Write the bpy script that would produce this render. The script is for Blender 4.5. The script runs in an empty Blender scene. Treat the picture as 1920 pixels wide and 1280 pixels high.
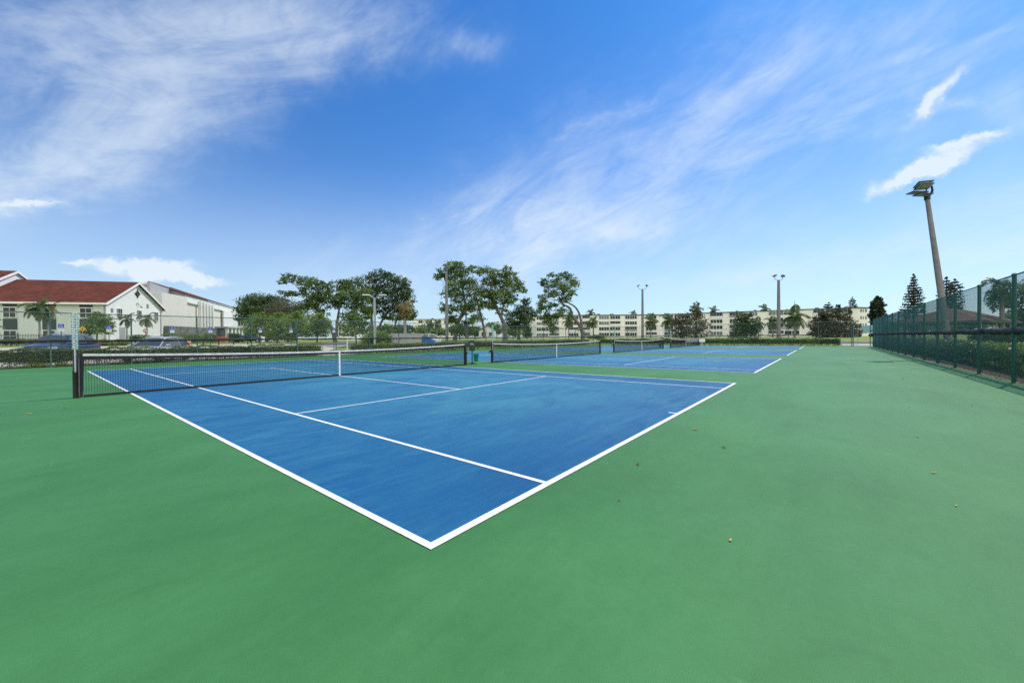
import bpy, math, random
import numpy as np
from mathutils import Vector, Matrix
random.seed(7); RNG = np.random.default_rng(11)
S = bpy.context.scene
COL = S.collection
PI = math.pi

# ------------------------------------------------------------------ camera frame (solved from the court lines; x runs along the baselines, y along the court)
FPX = 729.33
CAM = Vector((-1.59, -1.959, 1.3528)); YAW, PIT, ROL = .6783, -.0105, -.008
FW = Vector((math.cos(YAW)*math.cos(PIT), math.sin(YAW)*math.cos(PIT), math.sin(PIT)))
RT = FW.cross(Vector((0, 0, 1))).normalized(); UP = RT.cross(FW)
RT, UP = RT*math.cos(ROL)+UP*math.sin(ROL), UP*math.cos(ROL)-RT*math.sin(ROL)
def at(px, py, d): return CAM+FW*d+RT*((px-960)/FPX*d)-UP*((py-640)/FPX*d)
def ray(px, py): return (FW+RT*((px-960)/FPX)-UP*((py-640)/FPX)).normalized()
def gnd(px, py):
    v = ray(px, py); t = -CAM.z/v.z; return CAM+v*t
X0, X1, Y0, Y1 = -16.0, 59.5, -6.05, 29.3
def gz(x, y):
    dx = max(X0-x, x-X1-.6, 0); dy = max(Y0-3.2-y, y-Y1-.4, 0)
    d = math.hypot(dx, dy); t = min(max((d-.8)/20, 0), 1)
    return -.02+.82*t*t*(3-2*t)
def foot(px, d, dz=0.):
    p = at(px, 632, d); return Vector((p.x, p.y, gz(p.x, p.y)+dz))

# ------------------------------------------------------------------ mesh builder
class MB:
    def __init__(s): s.v = []; s.f = []
    def add(s, v, f):
        n = len(s.v); s.v += [tuple(p) for p in v]; s.f += [tuple(i+n for i in q) for q in f]; return s
    def box(s, c, d, rz=0., M=None):
        x, y, z = d[0]/2, d[1]/2, d[2]/2; cr, sr = math.cos(rz), math.sin(rz)
        vs = []
        for a, b, e in ((-x,-y,-z),(x,-y,-z),(x,y,-z),(-x,y,-z),(-x,-y,z),(x,-y,z),(x,y,z),(-x,y,z)):
            p = Vector((a*cr-b*sr, a*sr+b*cr, e))
            if M: p = M @ p
            vs.append(p+Vector(c))
        return s.add(vs, ((0,3,2,1),(4,5,6,7),(0,1,5,4),(1,2,6,5),(2,3,7,6),(3,0,4,7)))
    def tube(s, pts, rad, n=8, caps=True):
        pts = [Vector(p) for p in pts]
        if not hasattr(rad, '__len__'): rad = [rad]*len(pts)
        rings = []; last = None
        for i, p in enumerate(pts):
            t = (pts[min(i+1, len(pts)-1)]-pts[max(i-1, 0)]).normalized()
            if last is None:
                a = t.orthogonal().normalized()
            else:
                a = (last-t*last.dot(t))
                a = a.normalized() if a.length > 1e-6 else t.orthogonal().normalized()
            last = a; b = t.cross(a)
            rings.append([p+(a*math.cos(2*PI*k/n)+b*math.sin(2*PI*k/n))*rad[i] for k in range(n)])
        vs = [p for r in rings for p in r]; fs = []
        for i in range(len(pts)-1):
            for k in range(n):
                k2 = (k+1) % n; fs.append((i*n+k, i*n+k2, (i+1)*n+k2, (i+1)*n+k))
        if caps: fs.append(tuple(range(n-1, -1, -1))); m = (len(pts)-1)*n; fs.append(tuple(m+k for k in range(n)))
        return s.add(vs, fs)
    def quad(s, *p): return s.add(p, (tuple(range(len(p))),))
    def prism(s, poly, off):                       # planar polygon pushed along a vector
        n = len(poly); off = Vector(off); a = [Vector(p) for p in poly]; b = [p+off for p in a]
        fs = [tuple(range(n-1, -1, -1)), tuple(range(n, 2*n))]+[(i, (i+1) % n, (i+1) % n+n, i+n) for i in range(n)]
        return s.add(a+b, fs)
    def lathe(s, prof, c, n=16):
        vs = []; fs = []
        for r, z in prof:
            vs += [Vector(c)+Vector((r*math.cos(2*PI*k/n), r*math.sin(2*PI*k/n), z)) for k in range(n)]
        for i in range(len(prof)-1):
            for k in range(n): k2 = (k+1) % n; fs.append((i*n+k, i*n+k2, (i+1)*n+k2, (i+1)*n+k))
        fs.append(tuple(range(n-1, -1, -1))); m = (len(prof)-1)*n; fs.append(tuple(m+k for k in range(n)))
        return s.add(vs, fs)
    def build(s, name, mat, parent=None, smooth=False, bevel=0.):
        me = bpy.data.meshes.new(name); me.from_pydata(s.v, [], s.f); me.update()
        return link(name, me, mat, parent, smooth, bevel)
def link(name, me, mat, parent=None, smooth=False, bevel=0.):
    o = bpy.data.objects.new(name, me); COL.objects.link(o)
    for m in (mat if isinstance(mat, (list, tuple)) else [mat]): me.materials.append(m)
    if smooth:
        me.polygons.foreach_set('use_smooth', [True]*len(me.polygons))
        if hasattr(me, 'set_sharp_from_angle'): me.set_sharp_from_angle(angle=math.radians(40))
    if bevel:
        b = o.modifiers.new('edge', 'BEVEL'); b.width = bevel; b.segments = 2; b.limit_method = 'ANGLE'
    if parent:
        o.parent = parent; o.matrix_parent_inverse = Matrix.Translation(-parent.location) if parent.get('_w') else Matrix()
    return o
def tag(o, label=None, cat=None, group=None, kind=None):
    for k, v in (('label', label), ('category', cat), ('group', group), ('kind', kind)):
        if v: o[k] = v
    return o
def thing(name, label, cat, loc=(0, 0, 0), rz=0., group=None, world=False):
    o = bpy.data.objects.new(name, None); COL.objects.link(o); o.location = loc; o.rotation_euler = (0, 0, rz); o.empty_display_size = .2
    if world: o['_w'] = 1                          # children given in world coordinates
    return tag(o, label, cat, group)
def copy_tree(o, parent=None):
    c = o.copy(); COL.objects.link(c)
    if parent: c.parent = parent
    for ch in list(o.children): copy_tree(ch, c)
    return c
def again(proto, loc, rz, label, group=None, scale=1.):
    c = copy_tree(proto); c.location = loc; c.rotation_euler = (0, 0, rz); c.scale = (scale,)*3 if not hasattr(scale, '__len__') else scale
    c['label'] = label
    if group: c['group'] = group
    return c
def fast_mesh(name, V, k=4):
    V = np.asarray(V, np.float32); n = len(V); me = bpy.data.meshes.new(name)
    me.vertices.add(n); me.vertices.foreach_set('co', V.ravel()); nf = n//k
    me.loops.add(n); me.loops.foreach_set('vertex_index', np.arange(n, dtype=np.int32))
    me.polygons.add(nf); me.polygons.foreach_set('loop_start', np.arange(0, n, k, dtype=np.int32)); me.polygons.foreach_set('loop_total', np.full(nf, k, np.int32))
    me.update(); me.validate(); return me

# ------------------------------------------------------------------ materials
def lin(c):
    return tuple(((x/255+.055)/1.055)**2.4 if x > 10 else x/255/12.92 for x in c)+(1,)
def nt(m): m.use_nodes = True; return m.node_tree.nodes, m.node_tree.links
def mat(name, col, rough=.6, var=.12, scale=6., bump=0., metal=0., spec=.5, bscale=None, coat=0., stretch=None):
    m = bpy.data.materials.new(name); N, L = nt(m); b = N['Principled BSDF']
    b.inputs['Roughness'].default_value = rough; b.inputs['Metallic'].default_value = metal
    b.inputs['Specular IOR Level'].default_value = spec; b.inputs['Coat Weight'].default_value = coat
    c = lin(col) if max(col) > 1 else tuple(col)+(1,)
    tc = N.new('ShaderNodeTexCoord'); mp = N.new('ShaderNodeMapping'); L.new(tc.outputs['Object'], mp.inputs[0])
    if stretch: mp.inputs['Scale'].default_value = stretch
    if var:
        no = N.new('ShaderNodeTexNoise'); no.inputs['Scale'].default_value = scale; no.inputs['Detail'].default_value = 6; no.inputs['Roughness'].default_value = .6
        L.new(mp.outputs[0], no.inputs['Vector'])
        rp = N.new('ShaderNodeValToRGB'); rp.color_ramp.elements[0].position = .3; rp.color_ramp.elements[1].position = .7
        rp.color_ramp.elements[0].color = tuple(x*(1-var) for x in c[:3])+(1,); rp.color_ramp.elements[1].color = tuple(min(1, x*(1+var)) for x in c[:3])+(1,)
        L.new(no.outputs[0], rp.inputs[0]); L.new(rp.outputs[0], b.inputs['Base Color'])
    else: b.inputs['Base Color'].default_value = c
    if bump:
        n2 = N.new('ShaderNodeTexNoise'); n2.inputs['Scale'].default_value = bscale or scale*6; n2.inputs['Detail'].default_value = 4
        L.new(mp.outputs[0], n2.inputs['Vector']); bu = N.new('ShaderNodeBump'); bu.inputs['Strength'].default_value = bump; bu.inputs['Distance'].default_value = .02
        L.new(n2.outputs[0], bu.inputs['Height']); L.new(bu.outputs[0], b.inputs['Normal'])
    return m
def leafmat(name, cols, trans=.3, rough=.55):
    m = bpy.data.materials.new(name); N, L = nt(m); b = N['Principled BSDF']; out = N['Material Output']
    g = N.new('ShaderNodeNewGeometry'); rp = N.new('ShaderNodeValToRGB'); cr = rp.color_ramp
    cr.elements[0].color = tuple(cols[0])+(1,); cr.elements[1].color = tuple(cols[-1])+(1,)
    for i, c in enumerate(cols[1:-1]): cr.elements.new((i+1)/(len(cols)-1)).color = tuple(c)+(1,)
    tc = N.new('ShaderNodeTexCoord'); no = N.new('ShaderNodeTexNoise'); no.inputs['Scale'].default_value = .45; no.inputs['Detail'].default_value = 2
    L.new(tc.outputs['Object'], no.inputs['Vector'])
    mx = N.new('ShaderNodeMath'); mx.operation = 'MULTIPLY_ADD'; mx.inputs[1].default_value = .55; L.new(g.outputs['Random Per Island'], mx.inputs[0])
    m2 = N.new('ShaderNodeMath'); m2.operation = 'MULTIPLY_ADD'; m2.inputs[1].default_value = 1.3; m2.inputs[2].default_value = -.42; L.new(no.outputs[0], m2.inputs[0]); L.new(m2.outputs[0], mx.inputs[2])
    L.new(mx.outputs[0], rp.inputs[0]); L.new(rp.outputs[0], b.inputs['Base Color']); b.inputs['Roughness'].default_value = rough; b.inputs['Specular IOR Level'].default_value = .35
    tr = N.new('ShaderNodeBsdfTranslucent'); hs = N.new('ShaderNodeHueSaturation'); hs.inputs['Value'].default_value = 1.5; hs.inputs['Hue'].default_value = .495
    L.new(rp.outputs[0], hs.inputs['Color']); L.new(hs.outputs[0], tr.inputs[0])
    ms = N.new('ShaderNodeMixShader'); ms.inputs[0].default_value = trans; L.new(b.outputs[0], ms.inputs[1]); L.new(tr.outputs[0], ms.inputs[2]); L.new(ms.outputs[0], out.inputs[0])
    return m
def courtmat(name, c_lo, c_hi, c_worn, streak, spec=.35, rough=.62, wear=0.):
    """painted acrylic: fine grit, broad tone drift, long squeegee streaks along x, a few scuffs"""
    m = bpy.data.materials.new(name); N, L = nt(m); b = N['Principled BSDF']
    tc = N.new('ShaderNodeTexCoord')
    def noise(sc, st, det=5, rot=0., ro=.55, dist=0.):
        mp = N.new('ShaderNodeMapping'); mp.inputs['Scale'].default_value = st; mp.inputs['Rotation'].default_value = (0, 0, rot); L.new(tc.outputs['Object'], mp.inputs[0])
        n = N.new('ShaderNodeTexNoise'); n.inputs['Scale'].default_value = sc; n.inputs['Detail'].default_value = det; n.inputs['Roughness'].default_value = ro; n.inputs['Distortion'].default_value = dist
        L.new(mp.outputs[0], n.inputs['Vector']); return n.outputs[0]
    def ramp(x, a, b_):
        r = N.new('ShaderNodeMapRange'); r.inputs['From Min'].default_value = a; r.inputs['From Max'].default_value = b_; L.new(x, r.inputs[0]); return r.outputs[0]
    def mix(f, a, b_):
        x = N.new('ShaderNodeMix'); x.data_type = 'RGBA'
        if isinstance(f, float): x.inputs[0].default_value = f
        else: L.new(f, x.inputs[0])
        for i, q in ((6, a), (7, b_)):
            if isinstance(q, tuple): x.inputs[i].default_value = q+(1,)
            else: L.new(q, x.inputs[i])
        return x.outputs[2]
    def mul(x, k):
        q = N.new('ShaderNodeMath'); q.operation = 'MULTIPLY'; L.new(x, q.inputs[0])
        if isinstance(k, float): q.inputs[1].default_value = k
        else: L.new(k, q.inputs[1])
        return q.outputs[0]
    c = mix(ramp(noise(.42, (.7, 1.2, 1), 8, .2, .62, .5), .34, .66), c_lo, c_hi)
    st = mul(ramp(noise(1.3, (.6, 1.7, 1), 8, .18, .68, 1.4), .36, .72), ramp(noise(.22, (1, 1, 1), 3), .30, .58))
    c = mix(mul(st, streak), c, c_worn)
    st2 = ramp(noise(2.2, (.22, 2.4, 1), 7, .10, .7, .8), .50, .78)
    c = mix(mul(st2, streak*.6), c, c_worn)
    c = mix(mul(ramp(noise(7., (1, 1, 1), 8, 0, .75, .8), .40, .72), .22), c, tuple(x*.72 for x in c_lo))
    if wear:                                      # play has faded the middle of the court, the alleys and corners keep their colour
        sp = N.new('ShaderNodeSeparateXYZ'); L.new(tc.outputs['Generated'], sp.inputs[0])
        def bump(x, a, b_, e, f): return mul(ramp(x, a, b_), ramp(x, f, e))
        wm = mul(bump(sp.outputs[0], .06, .42, .72, .99), bump(sp.outputs[1], .0, .14, .86, 1.))
        c = mix(mul(mul(wm, ramp(noise(.55, (1, 1.5, 1), 7, .2, .65, 1.), .22, .70)), wear), c, c_worn)
    sc = mul(ramp(noise(7, (1, .10, 1), 3, .9, .6, 1.), .70, .78), ramp(noise(.6, (1, 1, 1), 2), .48, .60))
    c = mix(mul(sc, .45), c, tuple(min(1, x*1.6+.03) for x in c_hi))
    spk = ramp(noise(46, (1, 1, 1), 2), .80, .84)
    c = mix(mul(spk, .3), c, tuple(min(1, x*1.5+.05) for x in c_hi))
    dk = mul(ramp(noise(.9, (1, 1.6, 1), 6, .4, .65, 1.2), .62, .78), ramp(noise(.13, (1, 1, 1), 1), .5, .65))
    c = mix(mul(dk, .4), c, tuple(x*.5 for x in c_lo))
    gr = noise(210, (1, 1, 1), 2, 0, .7)
    hv = N.new('ShaderNodeHueSaturation'); gv = N.new('ShaderNodeMapRange'); gv.inputs['From Min'].default_value = .3; gv.inputs['From Max'].default_value = .7; gv.inputs['To Min'].default_value = .86; gv.inputs['To Max'].default_value = 1.14
    L.new(gr, gv.inputs[0]); L.new(gv.outputs[0], hv.inputs['Value']); L.new(c, hv.inputs['Color']); L.new(hv.outputs[0], b.inputs['Base Color'])
    bu = N.new('ShaderNodeBump'); bu.inputs['Strength'].default_value = .35; bu.inputs['Distance'].default_value = .004; L.new(gr, bu.inputs['Height']); L.new(bu.outputs[0], b.inputs['Normal'])
    b.inputs['Roughness'].default_value = rough; b.inputs['Specular IOR Level'].default_value = spec
    return m
M = {}
M['green'] = courtmat('green_acrylic', (.033, .143, .043), (.051, .196, .061), (.075, .225, .092), .30, .22)
M['blue'] = courtmat('blue_acrylic', (.003, .074, .205), (.006, .105, .250), (.052, .225, .315), .60, .22, wear=.85)
M['line'] = mat('line_paint', (.77, .77, .76), .6, .10, 9., .3, bscale=120)
M['black'] = mat('black_vinyl', (.010, .010, .011), .5, .3, 20., .3)
M['net'] = mat('net_cord', (.008, .008, .009), .8, 0)
M['band'] = mat('headband_canvas', (.62, .61, .58), .8, .25, 9., .3)
M['strap'] = mat('strap_webbing', (.8, .79, .75), .7, .1, 12.)
M['gvinyl'] = mat('green_vinyl_wire', (.005, .075, .046), .5, 0)
M['gpost'] = mat('green_powder_coat', (.006, .085, .055), .45, .15, 3.)
M['galv'] = mat('galvanised_steel', (.33, .37, .37), .45, .15, 5., metal=.5)
M['gwire'] = mat('aged_green_wire', (.055, .11, .095), .55, 0)
M['gpost2'] = mat('weathered_green_post', (.05, .105, .105), .5, .2, 3.)
M['wrap'] = mat('rolled_screen', (.013, .012, .013), .75, .4, 6., .8, bscale=14)
M['teal'] = mat('teal_plastic', (.02, .42, .36), .4, .1, 8.)
M['white'] = mat('white_plastic', (.78, .8, .8), .4, .05, 8.)
M['steel'] = mat('brushed_steel', (.55, .57, .58), .35, .08, 8., metal=.8)
M['conc'] = mat('pole_concrete', (.20, .19, .18), .85, .2, 3., .3)
M['conc2'] = mat('wall_concrete', (.42, .41, .39), .85, .12, 1.5, .3)
M['lamp'] = mat('lamp_housing', (.012, .013, .016), .4, .1)
M['lampglass'] = mat('lamp_lens', (.35, .4, .42), .15, 0)
M['lampgrey'] = mat('lamp_housing_grey', (.12, .125, .13), .45, .1)
M['stucco'] = mat('cream_stucco', (.66, .63, .555), .9, .06, .8, .3, bscale=30)
M['stuccow'] = mat('white_stucco', (.76, .75, .71), .9, .06, .6, .3, bscale=30)
M['stuccog'] = mat('pale_green_stucco', (.60, .655, .61), .9, .05, .6, .3, bscale=30)
M['condo'] = mat('condo_stucco', (.84, .80, .72), .9, .06, .3, .2)
M['condow'] = mat('condo_spandrel', (.80, .79, .76), .85, .06, .5)
M['grey'] = mat('grey_panel', (.34, .34, .34), .85, .12, .8)
M['trim'] = mat('white_trim', (.78, .78, .76), .6, .04, 3.)
M['dpanel'] = mat('dark_green_panel', (.018, .035, .034), .6, .1, 2.)
M['iron'] = mat('dark_iron', (.02, .02, .02), .5, .1)
M['darkroof'] = mat('roof_fascia', (.035, .04, .042), .7, .15, 1.)
M['bark'] = mat('grey_bark', (.125, .112, .10), .95, .35, 4., .8, bscale=9)
M['palmbark'] = mat('palm_bark', (.30, .27, .23), .9, .25, 3., .6, stretch=(1, 1, 6))
M['soil'] = mat('mulch', (.085, .058, .04), .95, .4, 5., .9, bscale=24)
M['asphalt'] = mat('asphalt', (.075, .075, .075), .9, .15, 1., .3, bscale=60)
M['pave'] = mat('pale_pavement', (.42, .38, .33), .9, .12, .7, .2, bscale=30)
M['grass'] = mat('grass', (.15, .22, .035), .95, .35, .8, .6, bscale=9)
M['bluep'] = mat('blue_marking', (.03, .10, .33), .8, .15, 2.)
M['signblue'] = mat('sign_blue', (.015, .06, .45), .4, 0)
M['signred'] = mat('sign_faded_red', (.22, .03, .03), .5, .2, 4.)
M['signyel'] = mat('sign_yellow', (.80, .38, .01), .4, 0)
M['orange'] = mat('orange_plastic', (.75, .10, .04), .5, .1)
M['tyre'] = mat('tyre_rubber', (.012, .012, .012), .8, .2)
M['carnavy'] = mat('navy_car_paint', (.030, .036, .066), .22, 0, spec=.6, coat=.7)
M['carsilver'] = mat('silver_car_paint', (.52, .54, .56), .25, .0, metal=.35, coat=.6)
M['carblack'] = mat('black_car_paint', (.012, .012, .014), .25, 0, coat=.6)
M['glass'] = mat('dark_glass', (.05, .06, .065), .05, 0, spec=1.0)
M['wglass'] = mat('window_glass', (.014, .016, .018), .15, .4, .6, spec=.35)
M['wglass2'] = mat('window_glass_blind', (.11, .13, .135), .2, .35, .5, spec=.6)
M['screen'] = mat('balcony_screen', (.035, .038, .042), .6, .3, .5)
M['bluetarp'] = mat('blue_dumpster_paint', (.02, .11, .36), .55, .15, 2.)
M['ltblue'] = mat('pale_blue_panel', (.35, .52, .58), .5, .05)
M['bench'] = mat('bench_white', (.72, .72, .72), .5, .06, 4.)
M['timber'] = mat('weathered_timber', (.12, .10, .085), .85, .3, 6.)
def stonemat():
    m = bpy.data.materials.new('dark_stone_cladding'); N, L = nt(m); b = N['Principled BSDF']; tc = N.new('ShaderNodeTexCoord')
    v = N.new('ShaderNodeTexVoronoi'); v.inputs['Scale'].default_value = 1.6; L.new(tc.outputs['Object'], v.inputs['Vector'])
    r = N.new('ShaderNodeValToRGB'); r.color_ramp.elements[0].color = (.05, .052, .05, 1); r.color_ramp.elements[1].color = (.20, .195, .18, 1)
    L.new(v.outputs['Color'], r.inputs[0]); L.new(r.outputs[0], b.inputs['Base Color']); b.inputs['Roughness'].default_value = .9; return m
M['stone'] = stonemat()
def shinglemat(name, a, b_, step):
    m = bpy.data.materials.new(name); N, L = nt(m); b = N['Principled BSDF']; tc = N.new('ShaderNodeTexCoord')
    no = N.new('ShaderNodeTexNoise'); no.inputs['Scale'].default_value = .55; no.inputs['Detail'].default_value = 9; no.inputs['Roughness'].default_value = .7; L.new(tc.outputs['Object'], no.inputs['Vector'])
    mp = N.new('ShaderNodeMapping'); mp.inputs['Scale'].default_value = (1.2, 1.2, 9); L.new(tc.outputs['Object'], mp.inputs[0])
    n2 = N.new('ShaderNodeTexNoise'); n2.inputs['Scale'].default_value = 1.3; n2.inputs['Detail'].default_value = 3; L.new(mp.outputs[0], n2.inputs['Vector'])
    ad = N.new('ShaderNodeMath'); ad.operation = 'ADD'; L.new(no.outputs[0], ad.inputs[0]); L.new(n2.outputs[0], ad.inputs[1])
    r = N.new('ShaderNodeValToRGB'); r.color_ramp.elements[0].position = .38; r.color_ramp.elements[1].position = .64; r.color_ramp.elements[0].color = a+(1,); r.color_ramp.elements[1].color = b_+(1,)
    mh = N.new('ShaderNodeMath'); mh.operation = 'MULTIPLY'; mh.inputs[1].default_value = .5; L.new(ad.outputs[0], mh.inputs[0]); L.new(mh.outputs[0], r.inputs[0]); L.new(r.outputs[0], b.inputs['Base Color']); b.inputs['Roughness'].default_value = .9
    b.inputs['Specular IOR Level'].default_value = .2
    w = N.new('ShaderNodeTexWave'); w.bands_direction = 'Z'; w.inputs['Scale'].default_value = step; L.new(tc.outputs['Object'], w.inputs['Vector'])
    bu = N.new('ShaderNodeBump'); bu.inputs['Strength'].default_value = .4; bu.inputs['Distance'].default_value = .04; L.new(w.outputs[1], bu.inputs['Height']); L.new(bu.outputs[0], b.inputs['Normal'])
    return m
M['shingle'] = shinglemat('red_shingles', (.050, .018, .013), (.150, .040, .025), 2.2)
M['brownroof'] = shinglemat('brown_shingles', (.09, .05, .04), (.20, .12, .10), 2.2)
LF = {}
LF['oak'] = leafmat('broad_leaves', [(.022, .037, .012), (.048, .092, .022), (.11, .185, .038), (.21, .28, .07)])
LF['lime'] = leafmat('sunny_leaves', [(.03, .048, .012), (.065, .12, .024), (.155, .24, .04), (.27, .34, .08)])
LF['dark'] = leafmat('dark_leaves', [(.015, .030, .010), (.034, .065, .019), (.07, .125, .030), (.13, .19, .05)])
LF['olive'] = leafmat('olive_twiggy_leaves', [(.04, .04, .022), (.075, .075, .04), (.12, .115, .06), (.15, .14, .08)])
LF['fresh'] = leafmat('fresh_leaves', [(.028, .06, .018), (.075, .15, .032), (.16, .25, .05), (.30, .36, .11)])
LF['brown'] = leafmat('rust_backed_leaves', [(.022, .030, .014), (.045, .050, .024), (.085, .080, .036), (.15, .13, .06)])
LF['hedge'] = leafmat('hedge_leaves', [(.022, .040, .012), (.075, .12, .022), (.19, .25, .04), (.34, .37, .08)])
LF['hedge2'] = leafmat('glossy_hedge_leaves', [(.014, .04, .014), (.05, .11, .025), (.15, .25, .04), (.30, .38, .07)], rough=.35)
LF['palm'] = leafmat('palm_leaflets', [(.025, .045, .015), (.05, .085, .022), (.09, .13, .035), (.16, .17, .06)])
LF['gold'] = leafmat('yellowing_fronds', [(.05, .055, .02), (.10, .10, .025), (.19, .16, .04), (.25, .20, .06)])
LF['pine'] = leafmat('pine_needles', [(.012, .020, .012), (.022, .035, .018), (.035, .05, .025), (.06, .07, .04)], trans=.1)
LF['yellow'] = leafmat('yellow_green_leaves', [(.06, .08, .015), (.16, .17, .02), (.34, .32, .03), (.48, .44, .06)])
M['leafgold'] = mat('dry_yellow_leaf', (.62, .36, .08), .7, .25, 30.); M['leafbrown'] = mat('dry_brown_leaf', (.16, .085, .05), .8, .3, 30.)
M['hcore'] = mat('hedge_twigs', (.028, .026, .014), .95, .4, 8., .6)

# ------------------------------------------------------------------ world, sun, camera
def world():
    w = bpy.data.worlds.new('World'); S.world = w; w.use_nodes = True; N, L = w.node_tree.nodes, w.node_tree.links
    bg = N['Background']; sky = N.new('ShaderNodeTexSky'); sky.sky_type = 'NISHITA'; sky.sun_disc = False
    sky.sun_elevation = math.radians(54.3); sky.sun_rotation = math.atan2(.68, -.235); sky.altitude = 0; sky.air_density = 1.0; sky.dust_density = .55; sky.ozone_density = 2.2
    tc = N.new('ShaderNodeTexCoord'); G = tc.outputs['Generated']
    def vm(op, a, b=None):
        n = N.new('ShaderNodeVectorMath'); n.operation = op
        for i, q in enumerate((a, b)):
            if q is None: continue
            if isinstance(q, (tuple, list, Vector)): n.inputs[i].default_value = tuple(q)
            else: L.new(q, n.inputs[i])
        return n
    def ma(op, a, b=None, c=None, clamp=False):
        n = N.new('ShaderNodeMath'); n.operation = op; n.use_clamp = clamp
        for i, q in enumerate((a, b, c)):
            if q is None: continue
            if isinstance(q, (int, float)): n.inputs[i].default_value = q
            else: L.new(q, n.inputs[i])
        return n.outputs[0]
    D = vm('NORMALIZE', G).outputs[0]
    # warp so the cloud outlines are ragged
    wn = N.new('ShaderNodeTexNoise'); wn.inputs['Scale'].default_value = 5; wn.inputs['Detail'].default_value = 6; wn.inputs['Roughness'].default_value = .6; L.new(D, wn.inputs['Vector'])
    wv = vm('SUBTRACT', wn.outputs['Color'], (.5, .5, .5)); wsc = N.new('ShaderNodeVectorMath'); wsc.operation = 'SCALE'; wsc.inputs['Scale'].default_value = .17; L.new(wv.outputs[0], wsc.inputs[0])
    DW = vm('NORMALIZE', vm('ADD', D, wsc.outputs[0]).outputs[0]).outputs[0]
    w2 = N.new('ShaderNodeTexNoise'); w2.inputs['Scale'].default_value = 16; w2.inputs['Detail'].default_value = 7; w2.inputs['Roughness'].default_value = .65; L.new(D, w2.inputs['Vector'])
    w2s = N.new('ShaderNodeVectorMath'); w2s.operation = 'SCALE'; w2s.inputs['Scale'].default_value = .075; L.new(vm('SUBTRACT', w2.outputs['Color'], (.5, .5, .5)).outputs[0], w2s.inputs[0])
    DS = vm('NORMALIZE', vm('ADD', D, w2s.outputs[0]).outputs[0]).outputs[0]
    tot = None; totb = None
    def blob(px, py, ang, su, sv, amp, sharp=False):
        nonlocal tot, totb
        c = ray(px, py); a2 = math.radians(ang); e = ray(px+10*math.cos(a2), py-10*math.sin(a2))
        a = (e-c); a = (a-c*a.dot(c)).normalized(); b = c.cross(a)
        k = c.dot(FW)          # size in radians seen along that direction
        su, sv = su/FPX*k, sv/FPX*k
        DD = DS if sharp else DW; u = vm('DOT_PRODUCT', DD, a/su).outputs['Value']; v = vm('DOT_PRODUCT', DD, b/sv).outputs['Value']
        q = ma('ADD', ma('MULTIPLY', u, u), ma('MULTIPLY', v, v))
        q = ma('MULTIPLY', ma('POWER', 2.718, ma('MULTIPLY', q, -1.0)), amp)
        q = ma('MULTIPLY', q, ma('GREATER_THAN', vm('DOT_PRODUCT', D, c).outputs['Value'], 0))
        if sharp: totb = q if totb is None else ma('ADD', totb, q)
        else: tot = q if tot is None else ma('ADD', tot, q)
    for q in CLOUDS: blob(*q)
    fa = (RT*math.cos(.40)+UP*math.sin(.40)).normalized(); fb = (UP*math.cos(.40)-RT*math.sin(.40)).normalized()     # run of the high wind
    cx = N.new('ShaderNodeCombineXYZ'); L.new(vm('DOT_PRODUCT', D, fa).outputs['Value'], cx.inputs[0]); L.new(vm('DOT_PRODUCT', D, fb).outputs['Value'], cx.inputs[1]); L.new(vm('DOT_PRODUCT', D, FW).outputs['Value'], cx.inputs[2])
    def noise(sc, st, det=8, ro=.6, dist=.4):
        mp = N.new('ShaderNodeMapping'); mp.inputs['Scale'].default_value = st; L.new(cx.outputs[0], mp.inputs[0])
        n = N.new('ShaderNodeTexNoise'); n.inputs['Scale'].default_value = sc; n.inputs['Detail'].default_value = det; n.inputs['Roughness'].default_value = ro; n.inputs['Distortion'].default_value = dist
        L.new(mp.outputs[0], n.inputs['Vector']); return n.outputs[0]
    def rng(x, a, b, c=0., d=1.):
        n = N.new('ShaderNodeMapRange'); n.interpolation_type = 'SMOOTHSTEP'
        for i, k in ((1, a), (2, b), (3, c), (4, d)): n.inputs[i].default_value = k
        L.new(x, n.inputs[0]); return n.outputs[0]
    fib = rng(noise(4.5, (.55, 1.9, 1.), 10, .64, .9), .30, .72, .22, 1.3)
    fib2 = rng(noise(14., (.6, 1.8, 1.), 9, .68, .8), .25, .75, .55, 1.25)
    thin = ma('MULTIPLY', ma('SUBTRACT', 1., ma('POWER', 2.718, ma('MULTIPLY', ma('MULTIPLY', ma('MULTIPLY', tot, fib), fib2), -1.1))), .76)
    puf = rng(noise(9., (1, .7, 1.5), 8, .6, .5), .3, .7, .55, 1.25)
    thick = rng(ma('MULTIPLY', totb, puf), .12, .95)
    el = N.new('ShaderNodeSeparateXYZ'); L.new(D, el.inputs[0])
    base = ma('MULTIPLY', rng(el.outputs[2], .0, .42, 1., 0.), .44)            # thin veil thickening to the horizon
    bk = vm('DOT_PRODUCT', D, Vector((-FW.x, -FW.y, .55)).normalized()).outputs['Value']          # unseen bright clouds added behind the viewer as fill light
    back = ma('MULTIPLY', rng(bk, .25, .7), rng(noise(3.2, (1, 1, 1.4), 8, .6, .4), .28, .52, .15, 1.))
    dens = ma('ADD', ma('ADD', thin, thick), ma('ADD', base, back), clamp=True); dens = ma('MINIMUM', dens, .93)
    grade = N.new('ShaderNodeMix'); grade.data_type = 'RGBA'; grade.blend_type = 'MULTIPLY'; grade.inputs[0].default_value = 1; L.new(sky.outputs[0], grade.inputs[6]); gm = N.new('ShaderNodeMix'); gm.data_type = 'RGBA'; L.new(rng(el.outputs[2], .05, .74), gm.inputs[0]); gm.inputs[6].default_value = SKYGAIN[0]; gm.inputs[7].default_value = SKYGAIN[1]; L.new(gm.outputs[2], grade.inputs[7])
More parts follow.
